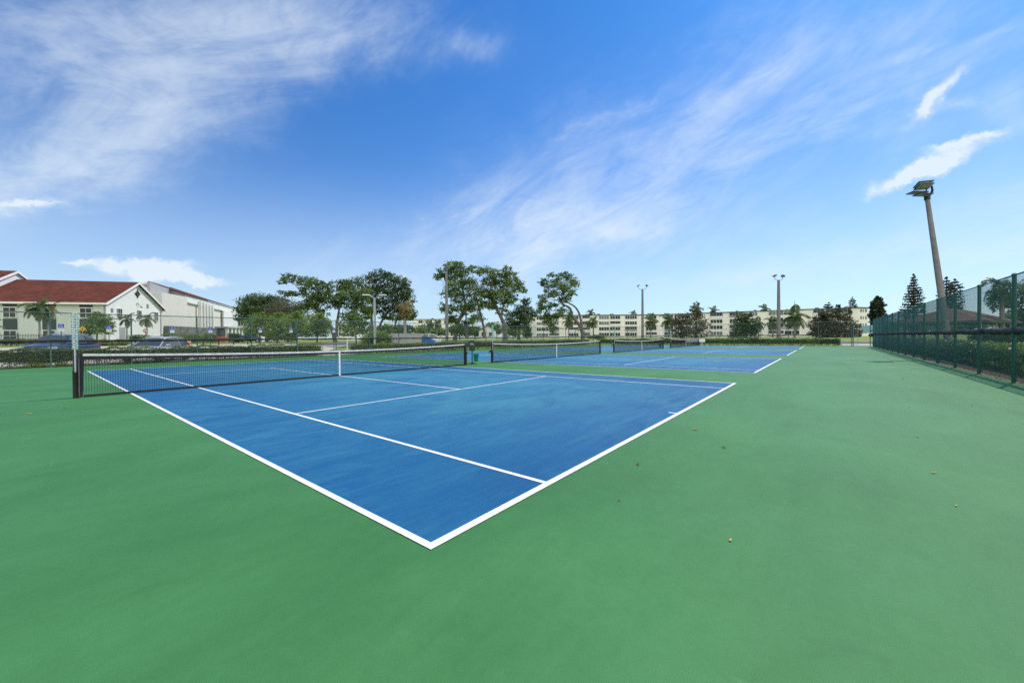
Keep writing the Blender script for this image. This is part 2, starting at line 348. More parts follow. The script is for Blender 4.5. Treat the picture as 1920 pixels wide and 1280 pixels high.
    mx = N.new('ShaderNodeMix'); mx.data_type = 'RGBA'; L.new(dens, mx.inputs[0]); L.new(grade.outputs[2], mx.inputs[6]); cc = N.new('ShaderNodeMix'); cc.data_type = 'RGBA'; L.new(back, cc.inputs[0]); cc.inputs[6].default_value = CLOUDCOL; cc.inputs[7].default_value = FILLCLOUDCOL; L.new(cc.outputs[2], mx.inputs[7])
    L.new(mx.outputs[2], bg.inputs[0]); bg.inputs[1].default_value = SKYSTR
SKYSTR = .10
SKYGAIN = ((.80, 1.20, 1.60, 1), (.30, .97, 1.68, 1))
CLOUDCOL = (8.1, 9.1, 9.9, 1); FILLCLOUDCOL = (18, 17.6, 17, 1)  # second colour: clouds added behind the viewer, bright enough to lift shaded walls
CLOUDS = [(110, 285, 8, 190, 60, .72), (190, 345, 6, 120, 30, .40), (300, 190, 30, 230, 80, .58), (430, 110, 26, 190, 70, .62), (640, 72, -4, 170, 38, .55), (740, 50, 8, 120, 55, .28), (890, 78, -18, 55, 22, .40),
  (220, 25, 4, 300, 70, .42), (360, 250, -10, 80, 40, .28), (60, 388, -4, 70, 9, .55), (60, 150, 0, 220, 90, .34),
  (1180, 300, 24, 430, 100, .50), (1040, 430, 10, 210, 52, .80), (1110, 432, 6, 90, 16, .5), (840, 470, 12, 200, 60, .42), (1150, 205, 30, 120, 10, .32), (1420, 165, 24, 150, 22, .34), (1360, 290, 12, 190, 45, .30), (1640, 180, 18, 260, 90, .30),
  (1560, 500, 4, 420, 26, .42), (1860, 430, 14, 170, 60, .40), (1400, 420, 0, 300, 60, .18), (1905, 220, -20, 50, 40, .45), (1780, 95, 14, 60, 18, .34),
  (268, 496, -2, 70, 15, .95, True), (320, 520, -6, 88, 12, .9, True), (145, 494, 0, 26, 5, .8, True), (60, 388, -4, 60, 8, .5, True), (1760, 172, 48, 52, 17, .80, True), (1735, 205, 40, 40, 16, .5, True), (1800, 203, 8, 40, 13, .5, True), (1740, 312, 20, 84, 19, .88, True), (1808, 263, 12, 48, 10, .6, True), (1672, 350, 30, 42, 13, .65, True)]
world()
sd = Vector((-.68, .235, -1)).normalized()
sl = bpy.data.lights.new('sun', 'SUN'); sl.energy = 3.5; sl.angle = math.radians(.5); sl.color = (1, .93, .83)
so = bpy.data.objects.new('sun', sl); COL.objects.link(so); so.rotation_euler = sd.to_track_quat('-Z', 'Y').to_euler(); so.location = (20, -20, 40)
cd = bpy.data.cameras.new('camera'); cd.sensor_width = 36; cd.lens = 36*FPX/1920; cd.clip_end = 6000; cd.clip_start = .05
co = bpy.data.objects.new('camera', cd); COL.objects.link(co)
co.matrix_world = Matrix(((RT.x, UP.x, -FW.x, CAM.x), (RT.y, UP.y, -FW.y, CAM.y), (RT.z, UP.z, -FW.z, CAM.z), (0, 0, 0, 1))); S.camera = co
S.view_settings.view_transform = 'Standard'; S.view_settings.look = 'None'; S.view_settings.exposure = 0; S.view_settings.gamma = 1; S.view_settings.use_curve_mapping = False
S.cycles.use_denoising = False; S.cycles.max_bounces = 6; S.cycles.transparent_max_bounces = 8; S.cycles.caustics_reflective = False; S.cycles.caustics_refractive = False

# ------------------------------------------------------------------ ground
def sheet(name, poly, m, dz, n=None):
    """four-cornered sheet that follows the ground"""
    a, b, c, d = [Vector((p[0], p[1], 0)) for p in poly]
    nx = n or max(1, int(max((b-a).length, (c-d).length)/1.2)); ny = n or max(1, int(max((d-a).length, (c-b).length)/1.2))
    vs = []; fs = []
    for j in range(ny+1):
        for i in range(nx+1):
            s, t = i/nx, j/ny; p = (a*(1-s)+b*s)*(1-t)+(d*(1-s)+c*s)*t; vs.append((p.x, p.y, gz(p.x, p.y)+dz))
    for j in range(ny):
        for i in range(nx): k = j*(nx+1)+i; fs.append((k, k+1, k+nx+2, k+nx+1))
    return tag(MB().add(vs, fs).build(name, m, smooth=True), kind='structure')
def axis(lo, hi):
    a = list(np.arange(lo, hi+.1, 1.5)); s = 3.
    while a[-1] < 3000: a.append(a[-1]+s); s *= 1.35
    s = 3.
    while a[0] > -3000: a.insert(0, a[0]-s); s *= 1.35
    return a
ax, ay = axis(-60, 150), axis(-50, 120)
vs = [(x, y, gz(x, y)) for y in ay for x in ax]; nx = len(ax)
fs = [(j*nx+i, j*nx+i+1, (j+1)*nx+i+1, (j+1)*nx+i) for j in range(len(ay)-1) for i in range(nx-1)]
tag(MB().add(vs, fs).build('ground', M['grass'], smooth=True), kind='structure')
def flat(name, x0, y0, x1, y1, z, m): return tag(MB().quad((x0, y0, z), (x1, y0, z), (x1, y1, z), (x0, y1, z)).build(name, m), kind='structure')
flat('court_ground', X0, Y0+.05, X1, Y1, 0, M['green'])
flat('soil_strip', -10, Y0-2.6, X1, Y0+.05, -.006, M['soil'])
OFF = (0, 14.78, 30.115, 45.433); W, LN = 10.97, 23.77
for o_ in OFF:
    flat('blue_court', o_+.05, .05, o_+W-.05, LN-.05, .0035, M['blue'])
    m = MB()
    def ln(x0, y0, x1, y1): m.quad((o_+x0, y0, .0065), (o_+x1, y0, .0065), (o_+x1, y1, .0065), (o_+x0, y1, .0065))
    ln(0, 0, W, .068); ln(0, LN-.068, W, LN); ln(0, .068, .055, LN-.068); ln(W-.055, .068, W, LN-.068)
    for x in (1.37, W-1.37-.06): ln(x, .068, x+.052, LN-.068)
    for y in (5.485, LN-5.485-.05): ln(1.43, y, W-1.43, y+.05)
    ln(W/2-.025, 5.535, W/2+.025, LN-5.535); ln(W/2-.025, .068, W/2+.025, .20); ln(W/2-.025, LN-.20, W/2+.025, LN-.068)
    tag(m.build('court_markings', M['line']), kind='structure')
def gx(px, Yw):
    v = FW+RT*((px-960)/FPX); d = (Yw-CAM.y)/v.y; return CAM.x+v.x*d
sheet('parking_lot', ((-45, 32.3), (13.5, 32.3), (30, 52), (-45, 52)), M['pave'], .02)
sheet('soil_strip', ((X0, 29.32), (13.6, 29.32), (13.6, 31.9), (X0, 31.9)), M['soil'], .006)
sheet('path', ((13.5, 29.75), (17.5, 29.75), (17.5, 33), (13.5, 33)), M['pave'], .024)
sheet('road', ((17, 44), (70, 38), (74, 43), (20, 50)), M['asphalt'], .03)
sheet('road', ((66, -25), (70.5, -25), (70.5, 38), (66, 38)), M['asphalt'], .026)
sheet('path', ((62, -3.6), (66, -3.6), (66, -6.5), (62, -6.5)), M['pave'], .03)
sheet('parking_marking', ((13.8, 34.6), (18.5, 35.2), (18.3, 36.6), (13.4, 36.0)), M['bluep'], .034)
sheet('parking_marking', ((2.1, 36.2), (4.6, 37.2), (4.2, 38.0), (1.7, 37.0)), M['bluep'], .034)

# ------------------------------------------------------------------ chain link fences
def wires(L, z0, z1, sp, r):
    """two families of diagonal wires in local x/z, clipped to the panel"""
    V = []; H = z1-z0; st = sp*math.sqrt(2)
    for fam in (1, -1):
        k = -H
        while k < L:
            a, b = max(k, 0.), min(k+H, L)
            if b > a+.01:
                za, zb = z0+(a-k), z0+(b-k)
                if fam < 0: za, zb = z1-(a-k), z1-(b-k)
                y = fam*r*.6; n = Vector((b-a, 0, zb-za)).normalized(); p = Vector((-n.z, 0, n.x))
                off = [p*r, (p*-.5+Vector((0, .87, 0)))*r, (p*-.5-Vector((0, .87, 0)))*r]
                A, B = Vector((a, y, za)), Vector((b, y, zb))
                for i in range(3):
                    o1, o2 = off[i], off[(i+1) % 3]; V += [A+o1, B+o1, B+o2, A+o2]
            k += st
    return V
def fence(name, label, p0, p1, h, nposts, mw, mp, sp, wr, post_r, rail_z, wrap_r, seed, group):
    d = Vector((p1[0]-p0[0], p1[1]-p0[1], 0)); L = d.length; rz = math.atan2(d.y, d.x)
    t = thing(name, label, 'fence', (p0[0], p0[1], 0), rz, group)
    link('wire_mesh', fast_mesh('wire_mesh', wires(L, .05, h-.03, sp, wr)), mw, t)
    MB().tube([(0, 0, h), (L, 0, h)], .024, 8).build('top_rail', mp, t, smooth=True)
    pm = MB().tube([(0, 0, -.05), (0, 0, h+.01)], post_r, 10).lathe([(post_r*1.2, -.02), (post_r*1.2, .02), (post_r*.5, .05)], (0, 0, h+.01), 10).build('post', mp, t, smooth=True)
    for i in range(nposts):
        o = pm if i == 0 else pm.copy()
        if i: COL.objects.link(o); o.parent = t
        o.location = (L*i/(nposts-1), 0, 0)
    # the screen rolled up and tied along the middle rail
    r = random.Random(seed); pts = []; rad = []; x = 0
    while x < L:
        tie = (int(x/.16) % 9 == 0)
        pts.append((x, -.02+r.uniform(-.012, .012), rail_z+r.uniform(-.012, .012)-.018*math.sin(PI*((x % 3.05)/3.05)))); rad.append(wrap_r*(r.uniform(.62, .8) if tie else r.uniform(.82, 1.18))); x += .16
    MB().tube(pts, rad, 9).build('rolled_screen', M['wrap'], t, smooth=True)
    return t
FG = 'chain link fences round the courts'
fence('chain_link_fence', 'dark green chain link fence on the shaded side with a dark hedge close behind it', (-9.5, -6.0), (55.9, -6.0), 2.95, 22, M['gvinyl'], M['gpost'], .055,   .0033, .045, 1.43, .095, 3, FG)
fence('chain_link_fence', 'long pale green chain link fence between the courts and the parked cars', (X0, Y1), (X1, Y1), 2.82, 26, M['gwire'], M['gpost2'], .055, .0023, .036, 1.36, .062, 4, FG)
fence('chain_link_fence', 'chain link fence across the far end of the courts, before the apartment blocks', (X1, -4.35), (X1, Y1-.1), 2.95, 12, M['gwire'], M['gpost2'], .06, .0026, .036, 1.36, .06, 5, FG)
g = thing('gate', 'open steel gate frame at the corner of the far fence', 'gate', (X1, -4.5, 0))
MB().tube([(0, 0, 0), (0, 0, 3.05)], .05).tube([(0, -1.5, 0), (0, -1.5, 3.05)], .045).build('gate_post', M['gpost2'], g, True)
m = MB()
for z in (.15, 1.25, 2.1): m.tube([(.3, -.05, z), (1.35, -.5, z)], .02, 6)
m.tube([(.3, -.05, .1), (.3, -.05, 2.15)], .022, 6).tube([(1.35, -.5, .1), (1.35, -.5, 2.15)], .022, 6); m.build('gate_leaf', M['galv'], g, True)

# ------------------------------------------------------------------ nets
NY = LN/2
def net(label):
    t = thing('tennis_net', label, 'net', (0, 0, 0), 0, 'nets across the four courts')
    xl, xr = -.914, W+.914
    a, b = xl+.12, xr-.09
    def top(x): return 1.05-.125*(1-((x-W/2)/(W/2+.914))**2)**1.0*1.0 if True else 0
    V = []; th = .0027
    def strip(p, q, w):
        p, q = Vector(p), Vector(q); n = (q-p).normalized(); s = Vector((-n.z, 0, n.x))*w; y = Vector((0, w, 0))
        V.extend([p+s+y, q+s+y, q+s-y, p+s-y, p-s+y, q-s+y, q-s-y, p-s-y, p+s+y, q+s+y, q-s+y, p-s+y, p+s-y, q+s-y, q-s-y, p-s-y])
    n = int((b-a)/.045)
    rr = random.Random(2)
    for i in range(n+1):
        x = a+(b-a)*i/n; k = rr.uniform(-.004, .004); strip((x+k, 0, .055), (x-k, 0, top(x)-.03), th)
    for j in range(20):
        f = j/20; pts = 14
        for i in range(pts):
            xa, xb = a+(b-a)*i/pts, a+(b-a)*(i+1)/pts
            strip((xa, .001, .06+(top(xa)-.1)*f), (xb, .001, .06+(top(xb)-.1)*f), th)
    link('mesh_cords', fast_mesh('mesh_cords', V), M['net'], t)
    m = MB(); q = 40
    for (zo, h_, th_, nm, mt) in ((0, .055, .014, 'headband', M['band']), (-.058, .06, .006, 'upper_tape', M['black'])):
        m = MB(); P = [(a+(b-a)*i/q) for i in range(q+1)]
        sag = random.Random(5)
        sg = [sag.uniform(-.004, .004) for _ in P]
        vs = []
        for i, x in enumerate(P): z = top(x)+zo; vs += [(x, -th_-sg[i], z-h_), (x, -th_*.9-sg[i], z), (x, th_*.9, z), (x, th_, z-h_)]
        fs = [(i*4+k, (i+1)*4+k, (i+1)*4+(k+1) % 4, i*4+(k+1) % 4) for i in range(q) for k in range(4)]
        m.add(vs, fs).build(nm, mt, t)
    MB().box(((a+b)/2, 0, .035), (b-a, .012, .05)).build('bottom_tape', M['black'], t)
    MB().box((W/2, -.012, .455), (.05, .03, .87)).build('center_strap', M['strap'], t)
    for s, x in ((1, a), (-1, b)):
        M2 = Matrix.Rotation(math.radians(2.2*s if s > 0 else 0), 3, 'Y')
        MB().box((x+(.0 if s < 0 else -.03), 0, .53), (.075, .016, 1.02), 0, M2).build('side_tape', M['black'], t)
    for s, x in ((1, xl), (-1, xr)):
        p = MB().lathe([(.052, 0), (.052, .62), (.056, .63), (.046, .66), (.046, 1.03), (.03, 1.06), (.01, 1.065)], (x, 0, 0), 14).build('net_post', M['black'], t, True)
        m = MB().box((x-s*.07, .03, .62), (.07, .09, .10)).tube([(x-s*.07, .08, .62), (x-s*.07, .15, .62), (x-s*.07, .15, .5)], .012, 6); m.build('winder', M['black'], p)
        MB().tube([(x+s*(.12 if k % 2 else .03), -.02 if k % 2 else -.05, .12+.1*k) for k in range(9)], .004, 5).build('lacing', M['net'], t)
    MB().box((xl+.05, -.062, .5), (.02, .01, .9)).build('post_guide', M['timber'], t)
    return t
NETS = ['tennis net on the near court, hung with a white centre strap', 'tennis net on the second court, behind the trash bucket stand', 'tennis net on the third court, between the second and the smallest net', 'small far tennis net in front of the white bench']
n0 = net(NETS[0]); n0.location = (0, NY-.06, 0)
for i in (1, 2, 3): again(n0, (OFF[i], NY, 0), 0, NETS[i])
for o in [q for c in n0.children for q in c.children if q.name.startswith('winder') and q.data.vertices[0].co.x < 0]: bpy.data.objects.remove(o)
def scorekeeper(label):
    t = thing('scorekeeper', label, 'scorekeeper', (0, 0, 0), 0, 'scorekeepers on the net posts')
    MB().tube([(0, 0, .62), (0, 0, 2.02)], .016, 10).build('pole', M['steel'], t, True)
    MB().box((0, .035, .70), (.06, .06, .02)).build('clamp', M['black'], t); MB().box((0, .035, .98), (.06, .06, .02)).build('clamp', M['black'], t)
    a = MB(); b = MB(); c = MB()
    for i in range(14):
        z = 1.15+i*.061; tl = math.radians(26); dx = .006*(i % 2)
        Mx = Matrix.Rotation(tl, 3, 'X') @ Matrix.Rotation(math.radians(-8 if i % 2 else 8), 3, 'Y')
        a.box((dx, -.012, z+.03), (.088, .006, .058), 0, Mx); b.box((dx, .012, z+.036), (.115, .03, .022), 0, Mx)
        # dark score figures, alternately 1 to 7
        seg = {'1': 'bc', '2': 'abged', '3': 'abgcd', '4': 'fgbc', '5': 'afgcd', '6': 'afgedc', '7': 'abc'}[str(i % 7+1)]
        for s in seg:
            cx, cz, w_, h_ = {'a': (0, .02, .022, .005), 'g': (0, 0, .022, .005), 'd': (0, -.02, .022, .005), 'b': (.011, .01, .005, .02), 'c': (.011, -.01, .005, .02), 'e': (-.011, -.01, .005, .02), 'f': (-.011, .01, .005, .02)}[s]
            p = Mx @ Vector((cx, -.0045, cz)); c.box(Vector((dx, -.012, z+.03))+p, (w_, .002, h_), 0, Mx)
    na = len(a.f); a.add(c.v, c.f); cd_ = a.build('score_cards', [M['white'], M['black']], t); cd_.data.polygons.foreach_set('material_index', [0]*na+[1]*(len(a.f)-na)); b.build('card_holder', M['teal'], t)
    return t
SK = ['teal and white scorekeeper clamped to the near net post by the blue car', 'teal scorekeeper on the second net, beside the trash bucket stand', 'teal scorekeeper on the left post of the third net', 'smallest teal scorekeeper, on the far net near the white bench']
s0 = scorekeeper(SK[0]); s0.location = (-.914-.005, NY-.125, 0); s0.rotation_euler = (0, 0, math.radians(-4))
for i in (1, 2, 3): again(s0, (OFF[i]-.914, NY-.07, 0), math.radians((122, 118, 112)[i-1]), SK[i])

# ------------------------------------------------------------------ caddy stands between nets
def caddy(label, loc, rz):
    t = thing('court_caddy', label, 'court caddy', loc, rz, 'caddy stands between the nets')
    MB().lathe([(.24, 0), (.24, .02), (.06, .05), (.03, .09)], (0, 0, 0), 18).build('base', M['black'], t, True)
    MB().tube([(0, 0, .05), (0, 0, 1.12)], .026, 10).build('pole', M['black'], t, True)
    bx = MB().box((0, 0, .92), (.30, .24, .48)).build('cooler_box', M['dpanel'], t, bevel=.03)
    MB().box((0, 0, 1.185), (.26, .22, .05)).build('lid', M['black'], t, bevel=.02)
    m = MB(); pts = [(.07*math.cos(a), -.125, 1.0+.055*math.sin(a)) for a in np.linspace(0, PI, 9)]; m.tube(pts, .011, 6).tube([(-.07, -.125, 1.0), (-.03, -.125, .995)], .011, 6).tube([(.07, -.125, 1.0), (.03, -.125, .995)], .011, 6)
    m.build('emblem', M['white'], bx)
    MB().lathe([(.10, .13), (.14, .50), (.15, .51), (.145, .52), (.12, .50), (.09, .16)], (.20, -.05, 0), 16).build('trash_bucket', M['gbucket'], t, True)
    return t
M['gbucket'] = mat('green_bucket', (.006, .17, .115), .4, .08, 5.)
c0 = caddy('black court caddy with a green trash bucket between the two nearest nets', (12.75, 12.25, 0), math.radians(-48))
again(c0, (42.6, 12.2, 0), math.radians(130), 'far dark court caddy at the right end of the third net')
# ------------------------------------------------------------------ bench
def bench():
    t = thing('bench', 'white slatted bench in front of the far hedge', 'bench', (57.6, 12.35, 0), math.radians(-84))
    m = MB()
    for k in range(4): m.box((0, -.18+k*.115, .45), (2.35, .095, .03))
    m.build('seat', M['bench'], t)
    m = MB()
    for k in range(4): m.box((0, .26+k*.02, .56+k*.10), (2.35, .025, .09), 0, Matrix.Rotation(-.18, 3, 'X'))
    m.build('backrest', M['bench'], t)
    for x in (-.85, .85):
        MB().box((x, -.18, .215), (.06, .06, .43)).box((x, .24, .215), (.06, .06, .43)).box((x, .03, .42), (.05, .48, .035)).box((x, .30, .68), (.05, .04, .5), 0, Matrix.Rotation(-.18, 3, 'X')).build('leg', M['bench'], t)
bench()

# ------------------------------------------------------------------ light poles
def twinpole(label, px, d, h, r, rz, group='twin floodlight poles beyond the fences', head=True):
    t = thing('light_pole', label, 'light pole', foot(px, d), rz, group)
    MB().tube([(0, 0, -.2), (0, 0, h*.5), (0, 0, h)], [r, r*.82, r*.62], 12).build('pole', M['conc'], t, True)
    m = MB()
    for s in (1, -1): m.tube([(0, 0, h-.05), (s*.35, 0, h-.02), (s*.62, 0, h+.10), (s*.72, 0, h+.35), (s*.72, 0, h+.5)], .035, 8)
    m.build('crossarm', M['lampgrey'], t, True)
    for s in (1, -1):
        l = MB().box((s*.74, -.05, h+.62), (.42, .46, .14), 0, Matrix.Rotation(s*.55, 3, 'Y')).box((s*.74, .16, h+.56), (.2, .14, .2)).build('floodlight', M['lampgrey'], t, bevel=.03)
        MB().box((s*.74-s*.06, -.05, h+.535), (.36, .40, .012), 0, Matrix.Rotation(s*.55, 3, 'Y')).build('lens', M['lampglass'], l)
    return t
twinpole('tall concrete twin floodlight pole in front of the two big central trees', 838, 46.5, 9.3, .21, math.radians(35))
twinpole('slim twin floodlight pole standing clear before the apartment block, left of the other', 1205, 67, 9.4, .25, math.radians(-52))
twinpole('twin floodlight pole rising beside the large coconut palm at the far end', 1460, 56, 9.15, .27, math.radians(-38))
t = thing('street_lamp', 'grey parking lot lamp post with two flat arms among the trees', 'street lamp', foot(703, 40.5), math.radians(-42))
MB().tube([(0, 0, -.2), (0, 0, 5.5)], [.16, .11], 10).build('pole', M['galv'], t, True)
for s in (1, -1):
    MB().tube([(0, 0, 5.4), (s*.5, 0, 5.75)], .04, 6).build('arm', M['galv'], t, True)
    MB().box((s*.82, 0, 5.8), (.75, .32, .10)).build('lamp_head', M['trim'], t, bevel=.03)
# the near leaning pole with the four shoebox floods
b0 = Vector((29.4, -7.2, -.1)); tp = at(1738.5, 372, 22.9)
t = thing('light_pole', 'big leaning pole with four dark floodlights behind the right fence', 'light pole', b0, 0, 'floodlight poles', world=True)
MB().tube([b0, b0.lerp(tp, .5), tp], [.155, .14, .105], 14).build('pole', M['conc'], t, True)
def pt(r_, u_, f_=0): return tp+RT*r_+UP*u_+FW*f_
m = MB()
m.tube([tp-UP*.1, tp+UP*.15], .14, 12)
m.tube([pt(0, .1), pt(.20, .25), pt(.28, .5), pt(.24, .80)], .04, 8).tube([pt(0, .1), pt(-.14, .02), pt(-.22, .2), pt(-.20, .45)], .035, 8).tube([pt(.0, .05, -.1), pt(-.03, .3), pt(-.06, .55)], .035, 8).tube([pt(.05, .1, -.1), pt(.12, .35, -.2), pt(.08, .62, -.2)], .035, 8)
m.build('crossarm', M['lamp'], t, True)
Ri = Matrix((Vector((RT.x, UP.x, -FW.x)), Vector((RT.y, UP.y, -FW.y)), Vector((RT.z, UP.z, -FW.z))))
for (r_, u_, f_, tl, ro, wd_) in ((.0, .92, .2, -.62, .14, 1.0), (-.30, .66, -.1, -.55, .10, .92), (-.48, .36, .1, -.05, -.02, .92), (-.46, .14, -.2, -.04, -.02, .80)):
    c = pt(r_, u_, f_); Mx = Ri @ Matrix.Rotation(tl, 3, 'X') @ Matrix.Rotation(ro, 3, 'Z'); thin = .055 if tl < .1 else .09
    l = MB().box(c, (wd_, thin, .46), 0, Mx).build('floodlight', M['lamp'], t, bevel=.015)
    m = MB()
    for k in range(4): m.box(c+Mx @ Vector((wd_*(-.36+.24*k), -thin/2-.006, 0)), (wd_*.2, .01, .38), 0, Mx)
    m.build('lens', M['lampglass'], l)

# ------------------------------------------------------------------ signs
def textmesh(s, size):
    cu = bpy.data.curves.new('t', 'FONT'); cu.body = s; cu.size = size; cu.align_x = 'CENTER'; cu.align_y = 'CENTER'; cu.extrude = .002
    o = bpy.data.objects.new('t', cu); COL.objects.link(o); bpy.context.view_layer.update()
    me = bpy.data.meshes.new_from_object(o.evaluated_get(bpy.context.evaluated_depsgraph_get())); bpy.data.objects.remove(o); return me
def standtext(name, s, size, x, y, z, m, parent):
    me = textmesh(s, size); me.transform(Matrix.Translation((x, y, z)) @ Matrix.Rotation(PI/2, 4, 'X')); return link(name, me, m, parent)
def adasign(label, px, d, top, rz):
    t = thing('parking_sign', label, 'sign', foot(px, d), rz, 'blue accessible parking signs')
    z = (top-t.location.z)/.68; t.scale = (.68,)*3
    MB().box((0, .02, z*.5-.1), (.06, .05, z+.1)).build('post', M['gpost'], t)
    pl = MB().box((0, -.02, z-.17), (.34, .012, .34)).build('sign_plate', M['signblue'], t)
    m = MB().lathe([(.001, -.02), (.02, 0), (.001, .02)], (-.02, -.03, z-.06), 8)
    m.tube([(-.02, -.03, z-.09), (-.015, -.03, z-.18), (.06, -.03, z-.18), (.085, -.03, z-.26)], .014, 5).tube([(-.02, -.03, z-.125), (.05, -.03, z-.125)], .011, 5)
    m.tube([(-.01+.085*math.cos(a), -.03, z-.215+.085*math.sin(a)) for a in np.linspace(2.3, 6.0, 10)], .012, 5); m.build('wheelchair_symbol', M['white'], pl)
    lo = MB().box((0, -.02, z-.475), (.34, .012, .26)).build('lower_plate', M['white'], t)
    standtext('lettering', 'PARKING BY', .045, 0, -.028, z-.41, M['gpost'], lo); standtext('lettering', 'PERMIT ONLY', .045, 0, -.028, z-.475, M['gpost'], lo)
    return t
def face(px): v = at(px, 632, 10)-CAM; return math.atan2(v.y, v.x)-PI/2
def dY(px, Yw):
    v = FW+RT*((px-960)/FPX); return (Yw-CAM.y)/v.y
for px, py, l in ((115, 609, 'blue accessible parking sign standing behind the navy car'), (204.5, 611.5, 'blue accessible parking sign between the navy car and the silver car'), (323, 614, 'blue accessible parking sign rising behind the silver car roof'), (394.5, 614.5, 'blue accessible parking sign before the hall entrance canopy'),
                  (488, 615, 'blue accessible parking sign in front of the fresh green trees, left of its pair'), (546, 615.5, 'blue accessible parking sign in front of the fresh green trees, right of its pair'), (626, 616, 'blue accessible parking sign at the foot of the leaning tree')):
    d = dY(px, 33.2); adasign(l, px, d, at(px, py-1, d).z+.02, face(px)*.12)
t = thing('warning_sign', 'yellow diamond pedestrian warning sign behind the navy car', 'sign', foot(155, 39), face(155)); z = (at(155, 616.5, 39).z-t.location.z)/.62; t.scale = (.62,)*3
MB().tube([(0, .03, 0), (0, .03, z)], .03, 6).build('post', M['galv'], t)
pl = MB().prism([(0, 0, z-.44), (.40, 0, z), (0, 0, z+.44), (-.40, 0, z)], (0, -.02, 0)).build('sign_plate', M['signyel'], t)
m = MB().lathe([(.001, -.05), (.05, 0), (.001, .05)], (.0, -.04, z+.2), 8).tube([(0, -.04, z+.13), (0, -.04, z-.05)], .035, 5).tube([(0, -.04, z-.05), (-.07, -.04, z-.24)], .022, 5).tube([(0, -.04, z-.05), (.07, -.04, z-.24)], .022, 5).tube([(-.11, -.04, z), (0, -.04, z+.1), (.11, -.04, z)], .02, 5)
m.build('pedestrian_symbol', M['black'], pl)
t = thing('stop_sign', 'faded red round no entry sign in front of the white gable', 'sign', foot(273, 41), face(273)); z = (at(273, 620, 41).z-t.location.z)/.68; t.scale = (.68,)*3
MB().tube([(0, .03, 0), (0, .03, z)], .045, 6).build('post', M['signred'], t)
n = 24; pl = MB().prism([(.30*math.cos(2*PI*k/n), 0, z+.30*math.sin(2*PI*k/n)) for k in range(n)], (0, -.02, 0)).build('sign_plate', M['signred'], t)
MB().box((0, -.026, z), (.46, .01, .10)).build('white_bar', M['white'], pl)
standtext('lettering', 'DO NOT', .11, 0, -.026, z+.14, M['white'], pl); standtext('lettering', 'ENTER', .11, 0, -.026, z-.14, M['white'], pl)
t = thing('round_sign', 'small dark round road sign with yellow board near the left end of the apartment block', 'sign', foot(983, 100), face(983))
MB().tube([(0, .03, 0), (0, .03, 2.4)], .04, 6).build('post', M['galv'], t); MB().prism([(.38*math.cos(2*PI*k/8+.39), 0, 2.2+.38*math.sin(2*PI*k/8+.39)) for k in range(8)], (0, -.02, 0)).build('sign_plate', M['iron'], t); MB().box((-.55, .06, 2.15), (.8, .02, .7)).build('board', mat('faded_yellow_board', (.42, .34, .13), .7, .15, 3.), t)

